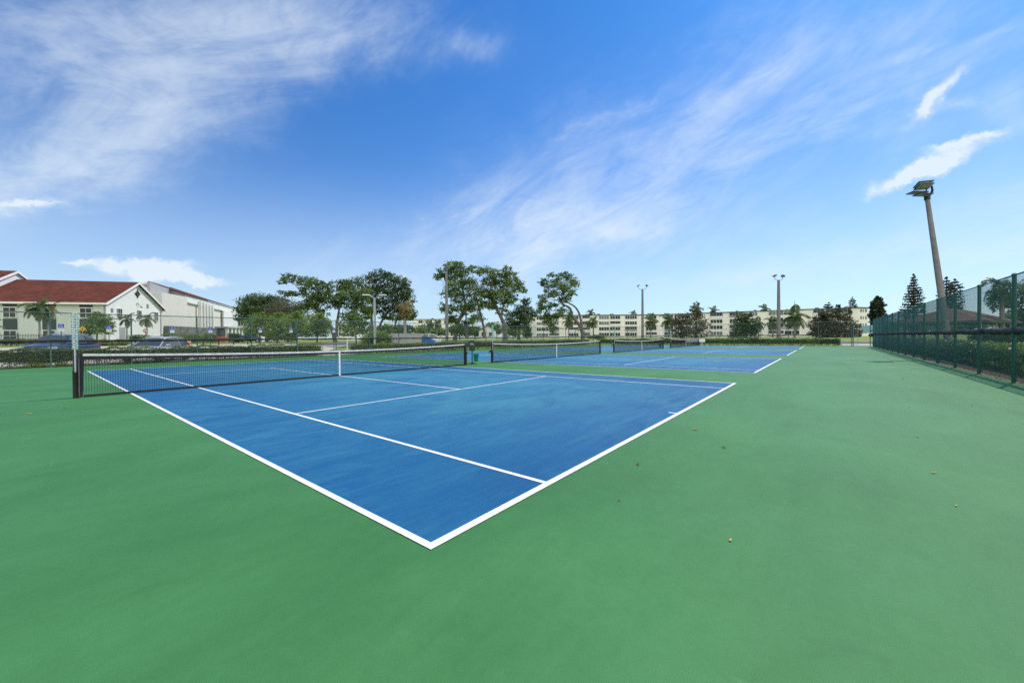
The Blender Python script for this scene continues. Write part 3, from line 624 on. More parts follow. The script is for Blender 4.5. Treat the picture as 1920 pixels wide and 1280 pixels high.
# ------------------------------------------------------------------ cars
def car(label, name, paint, loc, rz, L=4.6, Wd=1.84, H=1.55, belt=.95, hood=.98, rack=True, cat='car'):
    """front towards local +x"""
    t = thing(name, label, cat, loc, rz, 'cars parked beyond the fence')
    hw = Wd/2; f = L/2
    prof = [(-f, .42, .78, .80), (-f+.06, .30, belt-.05, .92), (-f+.5, .24, belt+.02, .99), (-.9, .22, belt, 1), (.2, .22, belt-.01, 1), (.95, .22, hood-.02, .99), (f-.75, .24, hood-.10, .97), (f-.25, .28, hood-.20, .90), (f-.04, .34, hood-.34, .80), (f, .40, .55, .74)]
    vs = []; n = 14
    for x, zb, zs, w in prof:
        w *= hw
        ring = [(0, zb), (w*.8, zb), (w*.97, zb+.12), (w, (zb+zs)/2), (w*.985, zs-.13), (w*.90, zs-.02), (w*.5, zs+.035), (0, zs+.05)]
        vs += [(x, y, z) for y, z in ring]+[(x, -y, z) for y, z in ring[-2:0:-1]]
    fs = [(i*n+k, i*n+(k+1) % n, (i+1)*n+(k+1) % n, (i+1)*n+k) for i in range(len(prof)-1) for k in range(n)]
    fs += [tuple(range(n-1, -1, -1)), tuple((len(prof)-1)*n+k for k in range(n))]
    body = MB().add(vs, fs).build('body', paint, t, True)
    sm = body.modifiers.new('round', 'SUBSURF'); sm.levels = sm.render_levels = 2
    # greenhouse: belt points and roof points, four stations
    xb = [-f+.22, -.75, .35, 1.25]; xr = [-f+.75, -.72, .15, .42]; wb, wr = hw*.90, hw*.70; zb = belt+.0; zr = H
    B = [(x, wb*(1 if 0 < i < 3 else .93), zb+(.02 if i < 3 else .0)) for i, x in enumerate(xb)]; T = [(x, wr*(1 if 0 < i < 3 else .93), zr-(.05 if i in (0, 3) else 0)) for i, x in enumerate(xr)]
    mir = lambda p: (p[0], -p[1], p[2])
    def inset(q, k=.05):
        c = sum((Vector(p) for p in q), Vector())/len(q); return [Vector(p).lerp(c, k) for p in q]
    gh = MB()
    for i in range(3):
        for sgn in (1, -1):
            q = [B[i], B[i+1], T[i+1], T[i]]; q = [mir(p) for p in q] if sgn < 0 else q
            gh.quad(*(q if sgn > 0 else q[::-1]))
    gh.quad(B[0], T[0], mir(T[0]), mir(B[0])); gh.quad(B[3], mir(B[3]), mir(T[3]), T[3]); gh.build('cabin', paint, t)
    def pane(name, q, out):
        q = [Vector(p)+Vector(out) for p in inset(q, .10)]; MB().prism(q, Vector(out)*.6).build(name, M['glass'], t)
    pane('windscreen', [B[3], mir(B[3]), mir(T[3]), T[3]], (.012, 0, .01)); pane('rear_window', [B[0], T[0], mir(T[0]), mir(B[0])], (-.014, 0, .006))
    for sgn in (1, -1):
        for i in range(3):
            q = [B[i], B[i+1], T[i+1], T[i]]; q = [mir(p) for p in q] if sgn < 0 else q; pane('side_window', q, (0, sgn*.012, .004))
    rv = []
    for x, w, z in ((xr[0], .93, zr-.05), (xr[0]+.25, 1, zr+.0), (-.6, 1, zr+.035), (0, 1, zr+.03), (xr[3], .93, zr-.05)):
        rv += [(x, wr*w, z-.005), (x, wr*w*.6, z+.03), (x, -wr*w*.6, z+.03), (x, -wr*w, z-.005)]
    MB().add(rv, [(i*4+k, (i+1)*4+k, (i+1)*4+k+1, i*4+k+1) for i in range(4) for k in range(3)]).build('roof', paint, t, True)
    if rack:
        for s in (1, -1): MB().tube([(-1.5, s*wr*.86, zr+.0), (-1.4, s*wr*.86, zr+.075), (-.1, s*wr*.86, zr+.085), (.05, s*wr*.86, zr+.02)], .018, 6).build('roof_rail', M['galv'], t)
    for s in (1, -1):
        for x in (-L*.29, L*.31):
            w = MB().tube([(x, s*(hw-.20), .33), (x, s*(hw+.01), .33)], .33, 20).build('wheel', M['tyre'], t); MB().tube([(x, s*(hw-.05), .33), (x, s*(hw+.02), .33)], .21, 16).build('rim', M['steel'], w)
        MB().box((f-.28, s*hw*.68, hood-.30), (.30, .40, .14), s*-.35).build('headlight', M['lampglass'], t, bevel=.04)
        MB().box((-f+.10, s*hw*.76, belt-.10), (.14, .26, .20), s*.3).build('tail_light', M['signred'], t, bevel=.04)
        MB().box((.95, s*(hw+.10), belt+.08), (.13, .20, .14)).build('mirror', paint, t, bevel=.05)
    MB().box((f-.02, 0, .56), (.06, .95, .20)).build('grille', M['black'], t, bevel=.02)
    return t
def carat(px, d, ang, back): p = foot(px, d); v = Vector((math.cos(math.radians(ang)), math.sin(math.radians(ang)), 0)); p = p+v*back; p.z = gz(p.x, p.y)+.03; return p
car('navy blue crossover with roof rails parked nose to the hedge on the left', 'parked_car', M['carnavy'], carat(62, 22.4, 60, 2.3), math.radians(60+180), H=1.60, belt=1.02, hood=1.10)
car('silver crossover parked nose to the hedge beside the navy car', 'parked_car', M['carsilver'], carat(250, 23.2, 52, 2.3), math.radians(52+180), H=1.50, belt=.93, hood=1.0, rack=True)
car('small dark car far off beside the hall corner under the trees', 'parked_car', M['carblack'], foot(464, 78), math.radians(200), rack=False)
t = thing('box_truck', 'pale blue box truck seen through the gate beyond the far fence', 'truck', foot(1624, 88), math.radians(60))
MB().box((-.6, 0, 1.75), (3.4, 2.0, 1.7)).build('cargo_box', M['ltblue'], t, bevel=.04); MB().box((1.75, 0, 1.05), (1.3, 1.9, 1.1)).build('cab', M['white'], t, bevel=.15)
MB().box((2.1, 0, 1.5), (.4, 1.6, .5), 0, Matrix.Rotation(-.5, 3, 'Y')).build('windscreen', M['glass'], t)
for x in (-1.3, 1.7): MB().tube([(x, -.95, .42), (x, .95, .42)], .42, 16).build('wheel', M['tyre'], t)

# ------------------------------------------------------------------ small things around the lot
for i, (px, l) in enumerate(((351.5, 'orange traffic cone with white collar by the long hedge, left one of two'), (356, 'orange traffic cone with white collar by the long hedge, right one of two'))):
    t = thing('traffic_cone', l, 'traffic cone', foot(px, 52), 0, 'traffic cones by the hedge')
    MB().lathe([(.14, .04), (.10, .25), (.06, .5), (.03, .72)], (0, 0, 0), 12).build('cone', M['orange'], t, True); MB().box((0, 0, .02), (.38, .38, .04)).build('base', M['orange'], t); MB().lathe([(.105, .28), (.075, .46)], (0, 0, 0), 12).build('white_collar', M['white'], t)
t = thing('barricade', 'orange plastic barricade in front of the hall entrance columns', 'barricade', foot(416, 66), face(416))
m = MB()
for z in (.35, .65, .95): m.box((0, 0, z), (1.7, .06, .16))
m.build('boards', M['orange'], t)
for x in (-.7, 0, .7): MB().box((x, .03, .55), (.07, .05, 1.1)).box((x, .0, .03), (.08, .6, .05)).build('leg', M['orange'], t)
t = thing('guard_rail', 'low dark rail on short posts at the kerb before the hall entrance', 'guard rail', foot(381, 40), face(400)+.25)
MB().box((2.0, 0, .72), (4.6, .06, .10)).build('rail', M['iron'], t)
for k in range(4): MB().box((k*1.33, .06, .38), (.09, .09, .78)).build('post', M['iron'], t)
t = thing('bollard', 'thin white pipe bollard beside the blue painted parking patch', 'bollard', foot(651, 34.5))
MB().tube([(0, 0, -.1), (0, 0, 1.28)], .055, 10).lathe([(.055, 1.28), (.03, 1.32), (.005, 1.33)], (0, 0, 0), 10).build('pipe', M['white'], t, True); MB().lathe([(.12, 0), (.12, .03), (.06, .05)], (0, 0, 0), 10).build('base', M['galv'], t, True)
# dumpster wall and dumpster
p0, p1 = foot(734, 44), foot(791, 46); v = p1-p0; zt = at(760, 626, 45).z
t = thing('enclosure_wall', 'pale concrete wall of the dumpster enclosure behind the low hedge', 'wall', p0, math.atan2(v.y, v.x))
MB().box((v.length/2, .15, (zt-p0.z)/2), (v.length, .2, zt-p0.z)).build('wall', M['conc2'], t); MB().box((v.length/2, .15, zt-p0.z+.04), (v.length+.06, .26, .08)).build('coping', M['conc2'], t); MB().box((.1, 1.6, (zt-p0.z)/2), (.2, 2.68, zt-p0.z)).build('side_wall', M['conc2'], t)
q = foot(799, 47); t = thing('dumpster', 'blue dumpster with sloping lid beside the pale enclosure wall', 'dumpster', q, math.radians(-48))
MB().prism([(-1.0, -.8, .12), (1.35, -.8, .12), (1.0, -.8, .95), (.1, -.8, 1.38), (-1.0, -.8, 1.38)], (0, 1.6, 0)).build('body', M['bluetarp'], t); MB().box((-.3, 0, 1.43), (1.4, 1.7, .06), 0, Matrix.Rotation(.10, 3, 'Y')).build('lid', M['bluetarp'], t)
for x in (-.8, .9): MB().tube([(x, -.6, .07), (x, .6, .07)], .07, 8).build('wheel', M['tyre'], t)
car('white car roof showing above the blue dumpster', 'parked_car', M['white'], foot(795, 54), math.radians(135), H=1.42, rack=False)
# fallen leaves on the court
for px, py, sz, col, l in ((1303, 806, .075, 'gold', 'large curled yellow leaf fallen near the far end of the baseline'), (1357, 839, .06, 'brown', 'thin brown leaf lying below the large yellow leaf'), (1196, 871, .055, 'brown', 'dark crumpled leaf by the centre of the baseline'), (1162, 938, .03, 'brown', 'tiny dark leaf scrap below the singles sideline end'),
        (1370, 1014, .034, 'gold', 'orange leaf alone on the open green in the foreground'), (1751, 887, .05, 'gold', 'orange leaf at the right of the open green'), (1721, 819, .05, 'gold', 'small yellow leaf beyond the orange leaf at right'), (1793, 949, .03, 'gold', 'tiny pale leaf nearest the right edge'),
        (1705, 762, .06, 'gold', 'pale leaf halfway to the fence'), (1822, 761, .05, 'brown', 'small dark leaf not far from the fence shadow'), (1693, 710, .09, 'gold', 'pale leaf lying close to the fence shadow'), (55, 776, .06, 'gold', 'pale leaf left of the near net post'), (121, 766, .05, 'brown', 'dark leaf scrap at the foot of the near net post')):
    sz *= .55; p = gnd(px, py); m = MB(); a = random.uniform(0, 6); n = 7; up = []
    for k in range(n):
        s = k/(n-1); w = sz*.42*math.sin(PI*min(s*.95+.03, 1))**.8; z = .006+sz*.5*(s-.5)**2*2
        up += [(sz*(s-.5)*2, w, z+w*.7), (sz*(s-.5)*2, 0, z), (sz*(s-.5)*2, -w, z+w*.5)]
    m.add(up, [(k*3+j, k*3+j+1, k*3+j+4, k*3+j+3) for k in range(n-1) for j in range(2)]); m.tube([(-sz, 0, .012), (-sz*1.5, sz*.1, .006)], .0015, 4)
    o = m.build('fallen_leaf', M['leaf'+col]); o.location = (p.x, p.y, .001); o.rotation_euler = (0, 0, a); tag(o, l, 'leaf', 'leaves fallen on the court')

# ------------------------------------------------------------------ two-storey house with red roof
GA = math.atan2(.807, .591)
def building_thing(label, px, d, rz, name='building', cat='building'):
    p = foot(px, d); return thing(name, label, cat, (p.x, p.y, 0), rz)
def window(t, c, w, h, n, m=1, face='u', glass='wglass', frame='trim', bar=.05, rows=1):
    """window at local point c on a wall facing -u or -v; its frame and bars are a sub-part"""
    def bx(B, x, z, dx, dz, th, out):
        if face == 'u': B.box((c[0]-out, c[1]+x, c[2]+z), (th, dx, dz))
        else: B.box((c[0]+x, c[1]-out, c[2]+z), (dx, th, dz))
    g = MB(); bx(g, 0, 0, w, h, .06, .0); o = g.build('window', M[glass], t)
    f = MB()
    bx(f, 0, h/2+bar/2, w+2*bar, bar, .12, .02); bx(f, 0, -h/2-bar/2, w+2*bar, bar*1.3, .16, .04)
    for s in (1, -1): bx(f, s*(w/2+bar/2), 0, bar, h-.002, .12, .02)
    for k in range(1, n): bx(f, -w/2+w*k/n, 0, bar*.8, h-.004, .04, .045)
    for k in range(1, rows): bx(f, 0, -h/2+h*k/rows, w-.004, bar*.8, .03, .05)
    f.build('frame', M[frame], o); return o
t = building_thing('two storey pale green house with red shingle roof and white gable', 200, 53, GA)
HW, EV, RG, BW = 12.5, 6.6, 10.0, 42.
m = MB(); BZ = .4
m.prism([(.0, 0.02, BZ), (0, .02, EV), (0, BW, EV), (0, BW, BZ)], (.3, 0, 0)); m.build('eave_wall', M['stuccog'], t)
MB().prism([(0, 0, BZ), (HW, 0, BZ), (HW, 0, EV), (HW/2, 0, RG-.1), (0, 0, EV)], (0, .3, 0)).build('gable_wall', M['stuccow'], t)
MB().prism([(HW, .3, BZ), (HW, .3, EV), (HW, BW, EV), (HW, BW, BZ)], (-.3, 0, 0)).build('rear_wall', M['stuccow'], t)
def gableroof(t, v0, v1, dz, u0=-.45, u1=HW+.45, mt='shingle'):
    sl_ = (RG-EV)/(HW/2); z0 = EV-.45*sl_+dz
    m = MB()
    m.prism([(u0, v0, z0), (HW/2, v0, RG+dz), (u1, v0, z0), (u1, v0, z0+.16), (HW/2, v0, RG+dz+.17), (u0, v0, z0+.16)], (0, v1-v0, 0)); r = m.build('roof', M[mt], t)
    f = MB(); a = .28
    f.prism([(u0-.02, v0-.06, z0-.18), (HW/2, v0-.06, RG+dz-.16), (u1+.02, v0-.06, z0-.18), (u1+.02, v0-.06, z0+.14), (HW/2, v0-.06, RG+dz+.15), (u0-.02, v0-.06, z0+.14)], (0, .055, 0)); f.build('bargeboard', M['trim'], r)
    MB().box((u0-.06, (v0+v1)/2, z0-.02), (.12, v1-v0+.1, .26)).box((u1+.06, (v0+v1)/2, z0-.02), (.12, v1-v0+.1, .26)).build('gutter', M['trim'], r)
    return r
gableroof(t, -.35, 14.0, 0); gableroof(t, 13.9, BW+.4, 1.2)
MB().prism([(0, 14.1, EV), (HW, 14.1, EV), (HW, 14.1, EV+1.2), (HW/2, 14.1, RG+1.1), (0, 14.1, EV+1.2)], (0, .3, 0)).build('upper_gable_wall', M['stuccow'], t)
MB().box((.15, 28, EV+.5), (.3, 27.5, 1.2)).build('upper_wall', M['stuccog'], t)
for v in (2.18, 6.1, 10.08, 14.1, 18.1, 22.1):
    MB().box((-.02, v, 6.18), (.06, 1.42, .60)).build('panel', M['dpanel'], t); MB().box((-.02, v, 3.58), (.06, 1.42, 1.42)).build('panel', M['dpanel'], t)
    window(t, (-.03, v, 5.10), 1.22, 1.24, 2, rows=2); window(t, (-.03, v, 2.05), 1.22, 1.34, 2, rows=2)
for u in (2.45, 6.65, 10.75): window(t, (u, -.01, 5.2), 1.0, 1.36, 3, face='v', rows=2)
m = MB(); c = Vector((6.35, -.06, 8.42))
def ringpts(r, n=18): return [c+Vector((r*math.cos(2*PI*k/n), 0, r*math.sin(2*PI*k/n))) for k in range(n+1)]
m.tube(ringpts(.36), .06, 6, False).tube(ringpts(.17), .045, 6, False)
for a in range(4): v_ = Vector((math.cos(a*PI/2), 0, math.sin(a*PI/2))); m.tube([c+v_*.36, c+v_*.68], [.13, .02], 5)
for a in range(4): v_ = Vector((math.cos(a*PI/2+PI/4), 0, math.sin(a*PI/2+PI/4))); m.tube([c+v_*.17, c+v_*.36], [.04, .04], 5)
m.build('ornament', M['iron'], t)
MB().tube([(6.5, -.05, 6.75), (6.5, -.35, 6.65), (6.5, -.4, 6.45)], .035, 6).box((6.5, -.42, 6.38), (.16, .22, .16)).tube([(6.1, -.05, 6.95), (6.35, -.2, 6.85)], .05, 6).build('wall_lamp', M['lampgrey'], t)
for u, z, s in ((1.05, 5.55, .42), (8.7, 6.75, .5)):
    m = MB().box((u, -.02, z), (s, .06, s*1.25))
    for k in range(5): m.box((u, -.06, z-s*.5+k*s*.24), (s*.9, .04, .03))
    m.build('vent', M['grey'], t)
MB().tube([(-.12, -.08, EV-.3), (-.12, -.08, BZ)], .05, 8).build('downpipe', M['trim'], t); MB().tube([(11.95, -.1, 6.4), (11.95, -.1, BZ)], .06, 8).build('downpipe', M['grey'], t)
MB().box((3.0, -.03, 2.2), (1.1, .05, 2.1)).build('door', M['grey'], t)
# iron picket fence before it
t = thing('picket_fence', 'low black iron picket fence before the green house, at the left edge', 'fence', foot(86, 45), GA+PI/2)
m = MB(); k = 0
while k < 15: m.box((k, 0, .72), (.022, .022, 1.3)); k += .14
m.build('pickets', M['iron'], t); MB().box((7.5, .0, 1.22), (15, .045, .04)).build('rail', M['iron'], t); MB().box((7.5, 0, .22), (15, .045, .04)).build('rail', M['iron'], t)
for k in range(7): MB().box((k*2.5, 0, .75), (.07, .07, 1.5)).build('post', M['iron'], t)

# ------------------------------------------------------------------ the hall with the fan roof
t = building_thing('big cream hall with stepped fins, sloping parapet and stone base beside the house', 305, 71, GA, 'hall'); t.scale = (1.145,)*3; t.location.z = -.2
MB().box((3.65, 7, 4.68), (7.3, 14, 8.56)).build('front_block', M['stucco'], t)
MB().prism([(-.02, .0, .4), (-.02, 0, 8.9), (-.02, 14, 8.9), (-.02, 14, .4)], (-.05, 0, 0)).build('end_wall', M['stuccog'], t)
MB().prism([(7.3, .6, .4), (28, .6, .4), (28, .6, 8.3), (7.3, .6, 9.2)], (0, 13, 0)).build('main_wall', M['stucco'], t)
MB().prism([(7.3, .3, 8.1), (28, .3, 7.3), (28, .3, 8.4), (7.3, .3, 9.35)], (0, .29, 0)).build('fascia', M['stuccow'], t)
for k in range(5): MB().prism([(11.6+k*1.15, -.25, 3.6), (11.95+k*1.15, -.25, 3.6), (11.95+k*1.15, -.25, 8.6-k*.1), (11.6+k*1.15, -.25, 8.65-k*.1)], (0, .54, 0)).build('fin', M['stuccow'], t)
MB().prism([(1.2, 2.2, 8.97), (11.8, 2.2, 8.97), (11.8, 2.2, 9.55), (1.2, 2.2, 10.75)], (0, .4, 0)).build('parapet', M['grey'], t)
MB().prism([(1.25, 2.6, 10.72), (12.0, 2.6, 9.5), (13, 4.5, 9.4), (1.3, 4, 10.6)], (0, 0, -.25)).build('upper_roof', M['condow'], t)
MB().prism([(6.5, .1, 9.5), (28.4, .1, 8.55), (27.0, 5, 10.1), (6, 5, 11.5)], (0, 0, -.12)).build('roof', M['shingle'], t)
MB().prism([(7.0, .35, 9.15), (7.0, 5.2, 9.15), (7.0, 5.2, 11.2), (7.0, .35, 9.42)], (.25, 0, 0)).build('roof_end', M['grey'], t)
MB().prism([(13, 5.2, 10.7), (26.9, 5.2, 9.9), (26.9, 5.2, 10.4), (13, 5.2, 11.3)], (0, .3, 0)).build('ridge_cap', M['lampgrey'], t)
MB().prism([(21.5, .0, .4), (28, .0, .4), (28, .0, 7.28), (21.5, .0, 7.53)], (0, .28, 0)).build('end_block', M['stuccow'], t)
MB().box((28.6, 5, 4.2), (1.1, 9, 7.6)).build('rear_wall', M['stuccog'], t)
MB().box((8.6, -.35, 2.0), (16.6, .65, 3.3)).build('stone_wall', M['stone'], t)
MB().box((20.8, -1.0, 3.86), (8.4, 3.2, .3)).build('canopy', M['grey'], t)
for k in range(5): MB().box((17.2+k*1.75, -2.2, 2.05), (.42, .42, 3.3)).build('column', M['stuccow'], t)
MB().box((20.5, -.02, 2.0), (6.4, .06, 2.8)).build('entrance_glass', M['wglass'], t)

# ------------------------------------------------------------------ apartment blocks
def condo(label, A, B, mods, deep, endp, roofu, seed, side=0):
    a = at(A[0], 632, A[1]); b = at(B[0], 632, B[1]); v = Vector((b.x-a.x, b.y-a.y, 0)); L = v.length; rz = math.atan2(v.y, v.x)
    t = thing('apartment_building', label, 'building', (a.x, a.y, 0), rz, 'apartment blocks beyond the far fence'); r = random.Random(seed)
    ex = v.normalized(); ey = Vector((-ex.y, ex.x, 0))
    def lu(px):
        w = FW+RT*((px-960)/FPX); w = Vector((w.x, w.y)); c = Vector((CAM.x, CAM.y)); q = Vector((a.x, a.y))-c
        den = w.x*-ex.y+w.y*ex.x; s = (q.x*-ex.y+q.y*ex.x)/den; p = c+w*s-Vector((a.x, a.y)); return p.x*ex.x+p.y*ex.y
    zt, z0 = 11.5, .5; FH = 2.70
    def loc(px, d): p = at(px, 632, d)-a; return Vector((p.x*ex.x+p.y*ex.y, p.x*ey.x+p.y*ey.y, z0))
    e = loc(*endp)
    poly = [(0, 0, z0), (L, 0, z0), (e.x, e.y, z0), (L*.9, deep+4, z0), (0, deep, z0)] if side > 0 else [(0, 0, z0), (L, 0, z0), (L, deep, z0), (L*.1, deep+4, z0), (e.x, e.y, z0)]
    MB().prism(poly, (0, 0, zt-z0)).build('wall', M['condo'], t)
    cx = sum(p[0] for p in poly)/5; cy = sum(p[1] for p in poly)/5
    rf = MB().prism([((p[0]-cx)*1.012+cx, (p[1]-cy)*1.05+cy, zt+.003) for p in poly], (0, 0, .32)).build('roof', M['darkroof'], t)
    for px in roofu:
        u = lu(px); MB().box((u, 3+r.uniform(0, 2), zt+.66), (r.uniform(.9, 1.6), 1.0, r.uniform(.6, .9))).build('air_conditioner', M['grey'], rf)
    for (p0, p1, kinds) in mods:
        u0, u1 = lu(p0), lu(p1); w = u1-u0; u = (u0+u1)/2
        MB().box((u, -.06, (zt+.8)/2+.2), (w+.3, .14, zt-1.0)).build('spandrel', M['condow'], t)
        for f in range(4):
            k = kinds[f]; zb = .85+f*FH
            n = max(3, int(w/1.05))
            if k == 'w': zl, zh, gm = .80, 2.30, r.choice(('wglass', 'wglass', 'wglass2'))
            elif k == 'b': zl, zh, gm = .25, 2.45, 'screen'
            else: zl, zh, gm = .10, 2.40, 'wglass'
            h = zh-zl; zc = zb+(zl+zh)/2
            o = MB().box((u, -.13, zc), (w, .08, h)).build('window', M[gm], t)
            fr = MB()
            for q in range(n+1): fr.box((u-w/2+w*q/n, -.185, zc), (.10 if q % 2 else .16, .05, h))
            if k == 'b': fr.box((u, -.19, zb+1.15), (w, .03, .08))
            if k == 'w': fr.box((u, -.2, zb+zl-.07), (w+.1, .12, .12))
            fr.build('frame', M['condow'] if k != 'b' else M['grey'], o)
            if k == 'b': MB().box((u, -.24, zb+.72), (w, .03, .80)).build('railing', M['grey'] if r.random() < .6 else M['condow'], o)
    return t, lu, e, L, zt
condo('long four storey cream apartment block behind the bent leaning tree', (1005, 186), (1239, 186.5),
  [(1006, 1028, 'wwww'), (1030, 1048, 'bbwb'), (1066, 1085, 'wbww'), (1092, 1106, 'bbbb'), (1123, 1142, 'wwww'), (1144, 1163, 'wwbw'), (1172, 1194, 'wbww'), (1211, 1231, 'bwbw')], 14, (983, 197), (1040, 1104, 1125, 1151, 1195, 1222), 3, -1)
tb, lu, e, L, zt = condo('four storey cream apartment block angled nearer, with a yellow end wall at right', (1240.3, 186.3), (1609, 148.2),
  [(1246, 1262, 'bbwb'), (1271, 1290, 'wwww'), (1332, 1355, 'wwwb'), (1368, 1384, 'bbwb'), (1388, 1402, 'wwww'), (1406, 1420, 'wwww'), (1441, 1469, 'bbww'), (1471, 1499, 'wbww'), (1525, 1546, 'wwwb'), (1548, 1572, 'wbwb'), (1574, 1596, 'bwwb')], 14, (1627.5, 150.5), (1246, 1381, 1416, 1534, 1591), 8, 1)
for f in range(4):
    for s in (.28, .5, .78):
        p = Vector((L, 0, 0)).lerp(Vector((e.x, e.y, 0)), s); dr = Vector((e.x-L, e.y, 0)).normalized()
        MB().box((p.x, p.y, 2.4+f*2.7), (.75 if s != .5 else .5, .10, 1.1), math.atan2(dr.y, dr.x)).build('end_window', M['wglass'], tb)
# smaller buildings glimpsed through the trees
def block(label, px0, px1, d, top, wins, cream='condo', roof=True, name='apartment_building', deep=12):
    a = foot(px0, d); b = foot(px1, d); v = b-a; t = thing(name, label, 'building', (a.x, a.y, 0), math.atan2(v.y, v.x)); L = v.length
    z = at((px0+px1)/2, top, d).z
    MB().prism([(0, 0, .5), (L, 0, .5), (L, deep, .5), (0, deep, .5)], (0, 0, z-.5)).build('wall', M[cream], t)
    if roof: MB().box((L/2, deep/2, z+.13), (L+.8, deep+.8, .25)).build('roof', M['darkroof'], t)
    for px, py, w, h in wins:
        u = (px-px0)/(px1-px0)*L; p = at(px, py, d); window(t, (u, -.03, p.z), w, h, 2, face='v', bar=.1)
    return t, L, z
block('distant cream apartment building behind the pole, between the sabal palm and the big trees', 775, 856, 200, 599, [(789, 603, 2.2, 1.2), (801, 603, 1.4, 1.2), (808, 603, 1.4, 1.2), (822, 603, 3, 1.2), (838, 604, 2.5, 1.6), (789, 612, 2.2, 1.2), (808, 612, 1.4, 1.2), (822, 612, 3, 1.2)])
block('pale four storey building end glimpsed beside the leaning tree trunk', 633, 650, 150, 606, [(638, 611, 1, 1.3), (645, 611, 1, 1.3), (638, 618, 1, 1.3), (645, 618, 1, 1.3), (638, 626, 1, 1.3), (645, 626, 1, 1.3)], 'stuccow')
block('white building standing behind the hall corner under the dark tree', 446, 492, 112, 596, [(452, 604, 1.5, 2), (462, 606, 1.5, 2), (474, 606, 1.5, 2), (462, 620, 1.5, 2), (474, 620, 1.5, 2)], 'stuccow')
p = foot(898, 120); t = thing('small_house', 'little white house with a gable seen between the big tree trunks', 'house', (p.x, p.y, 0), math.radians(-52))
MB().prism([(0, 0, .4), (5.2, 0, .4), (5.2, 0, 3.4), (2.6, 0, 5.0), (0, 0, 3.4)], (0, 7, 0)).build('wall', M['stuccow'], t)
MB().prism([(-.4, -.3, 3.2), (2.6, -.3, 5.0), (5.6, -.3, 3.2), (5.6, -.3, 3.4), (2.6, -.3, 5.25), (-.4, -.3, 3.4)], (0, 7.6, 0)).build('roof', M['lampgrey'], t)
window(t, (1.4, -.02, 2.4), 1.1, 1.2, 2, face='v'); window(t, (3.7, -.02, 2.4), 1.1, 1.2, 2, face='v')
# picnic pavilion behind the right fence
c = foot(1792, 33); t = thing('pavilion', 'open picnic pavilion with brown hipped roof behind the right fence', 'pavilion', (c.x, c.y, 0), math.radians(-24))
zE, zR = 2.35, 3.45; a, b = 4.3, 2.7
m = MB().add([(-a, -b, zE), (a, -b, zE), (a, b, zE), (-a, b, zE), (-a+2.4, 0, zR), (a-2.4, 0, zR)], [(0, 1, 5, 4), (1, 2, 5), (2, 3, 4, 5), (3, 0, 4), (3, 2, 1, 0)]); m.build('roof', M['brownroof'], t)
MB().box((0, -b, zE-.09), (2*a, .08, .18)).box((0, b, zE-.09), (2*a, .08, .18)).box((-a, 0, zE-.09), (.08, 2*b-.1, .18)).box((a, 0, zE-.09), (.08, 2*b-.1, .18)).build('fascia', M['timber'], t)
for x in (-a+.5, 0, a-.5):
    for y in (-b+.5, b-.5): MB().box((x, y, zE/2), (.14, .14, zE)).build('post', M['trim'], t)
MB().box((0, 0, .12), (2*a-.4, 2*b-.4, .1)).build('slab', M['conc2'], t)

# ------------------------------------------------------------------ vegetation
def leafquads(P, Nrm, Ln, wr=.5):
    """rhombic leaves at P, facing Nrm, folded slightly"""
    n = len(P); r = RNG.normal(size=(n, 3)); t = np.cross(Nrm, r); t /= np.linalg.norm(t, axis=1)[:, None]+1e-9; b = np.cross(Nrm, t)
    l = (Ln*RNG.uniform(.65, 1.3, n))[:, None]
    V = np.stack([P-t*l*.5, P+b*l*wr*.5+Nrm*l*.06, P+t*l*.5, P-b*l*wr*.5+Nrm*l*.06], 1); return V.reshape(-1, 3)
def blobleaves(c, r, n, Ln, clump=.20, up=.5):
    """leaves gathered in twig clumps through an ellipsoid, denser to its shell"""
    nc = max(4, int(n/16)); d = RNG.normal(size=(nc, 3)); d /= np.linalg.norm(d, axis=1)[:, None]; rad = (.38+.66*RNG.random(nc)**.7)[:, None]
    cc = d*rad; k = RNG.integers(0, nc, n); q = cc[k]+RNG.normal(size=(n, 3))*clump*np.array([1, 1, .75])
    P = np.array(c)+q*np.array(r); nn = RNG.normal(size=(n, 3))*.8+d[k]*.5+np.array([0, 0, up]); nn /= np.linalg.norm(nn, axis=1)[:, None]
    return leafquads(P, nn, Ln)
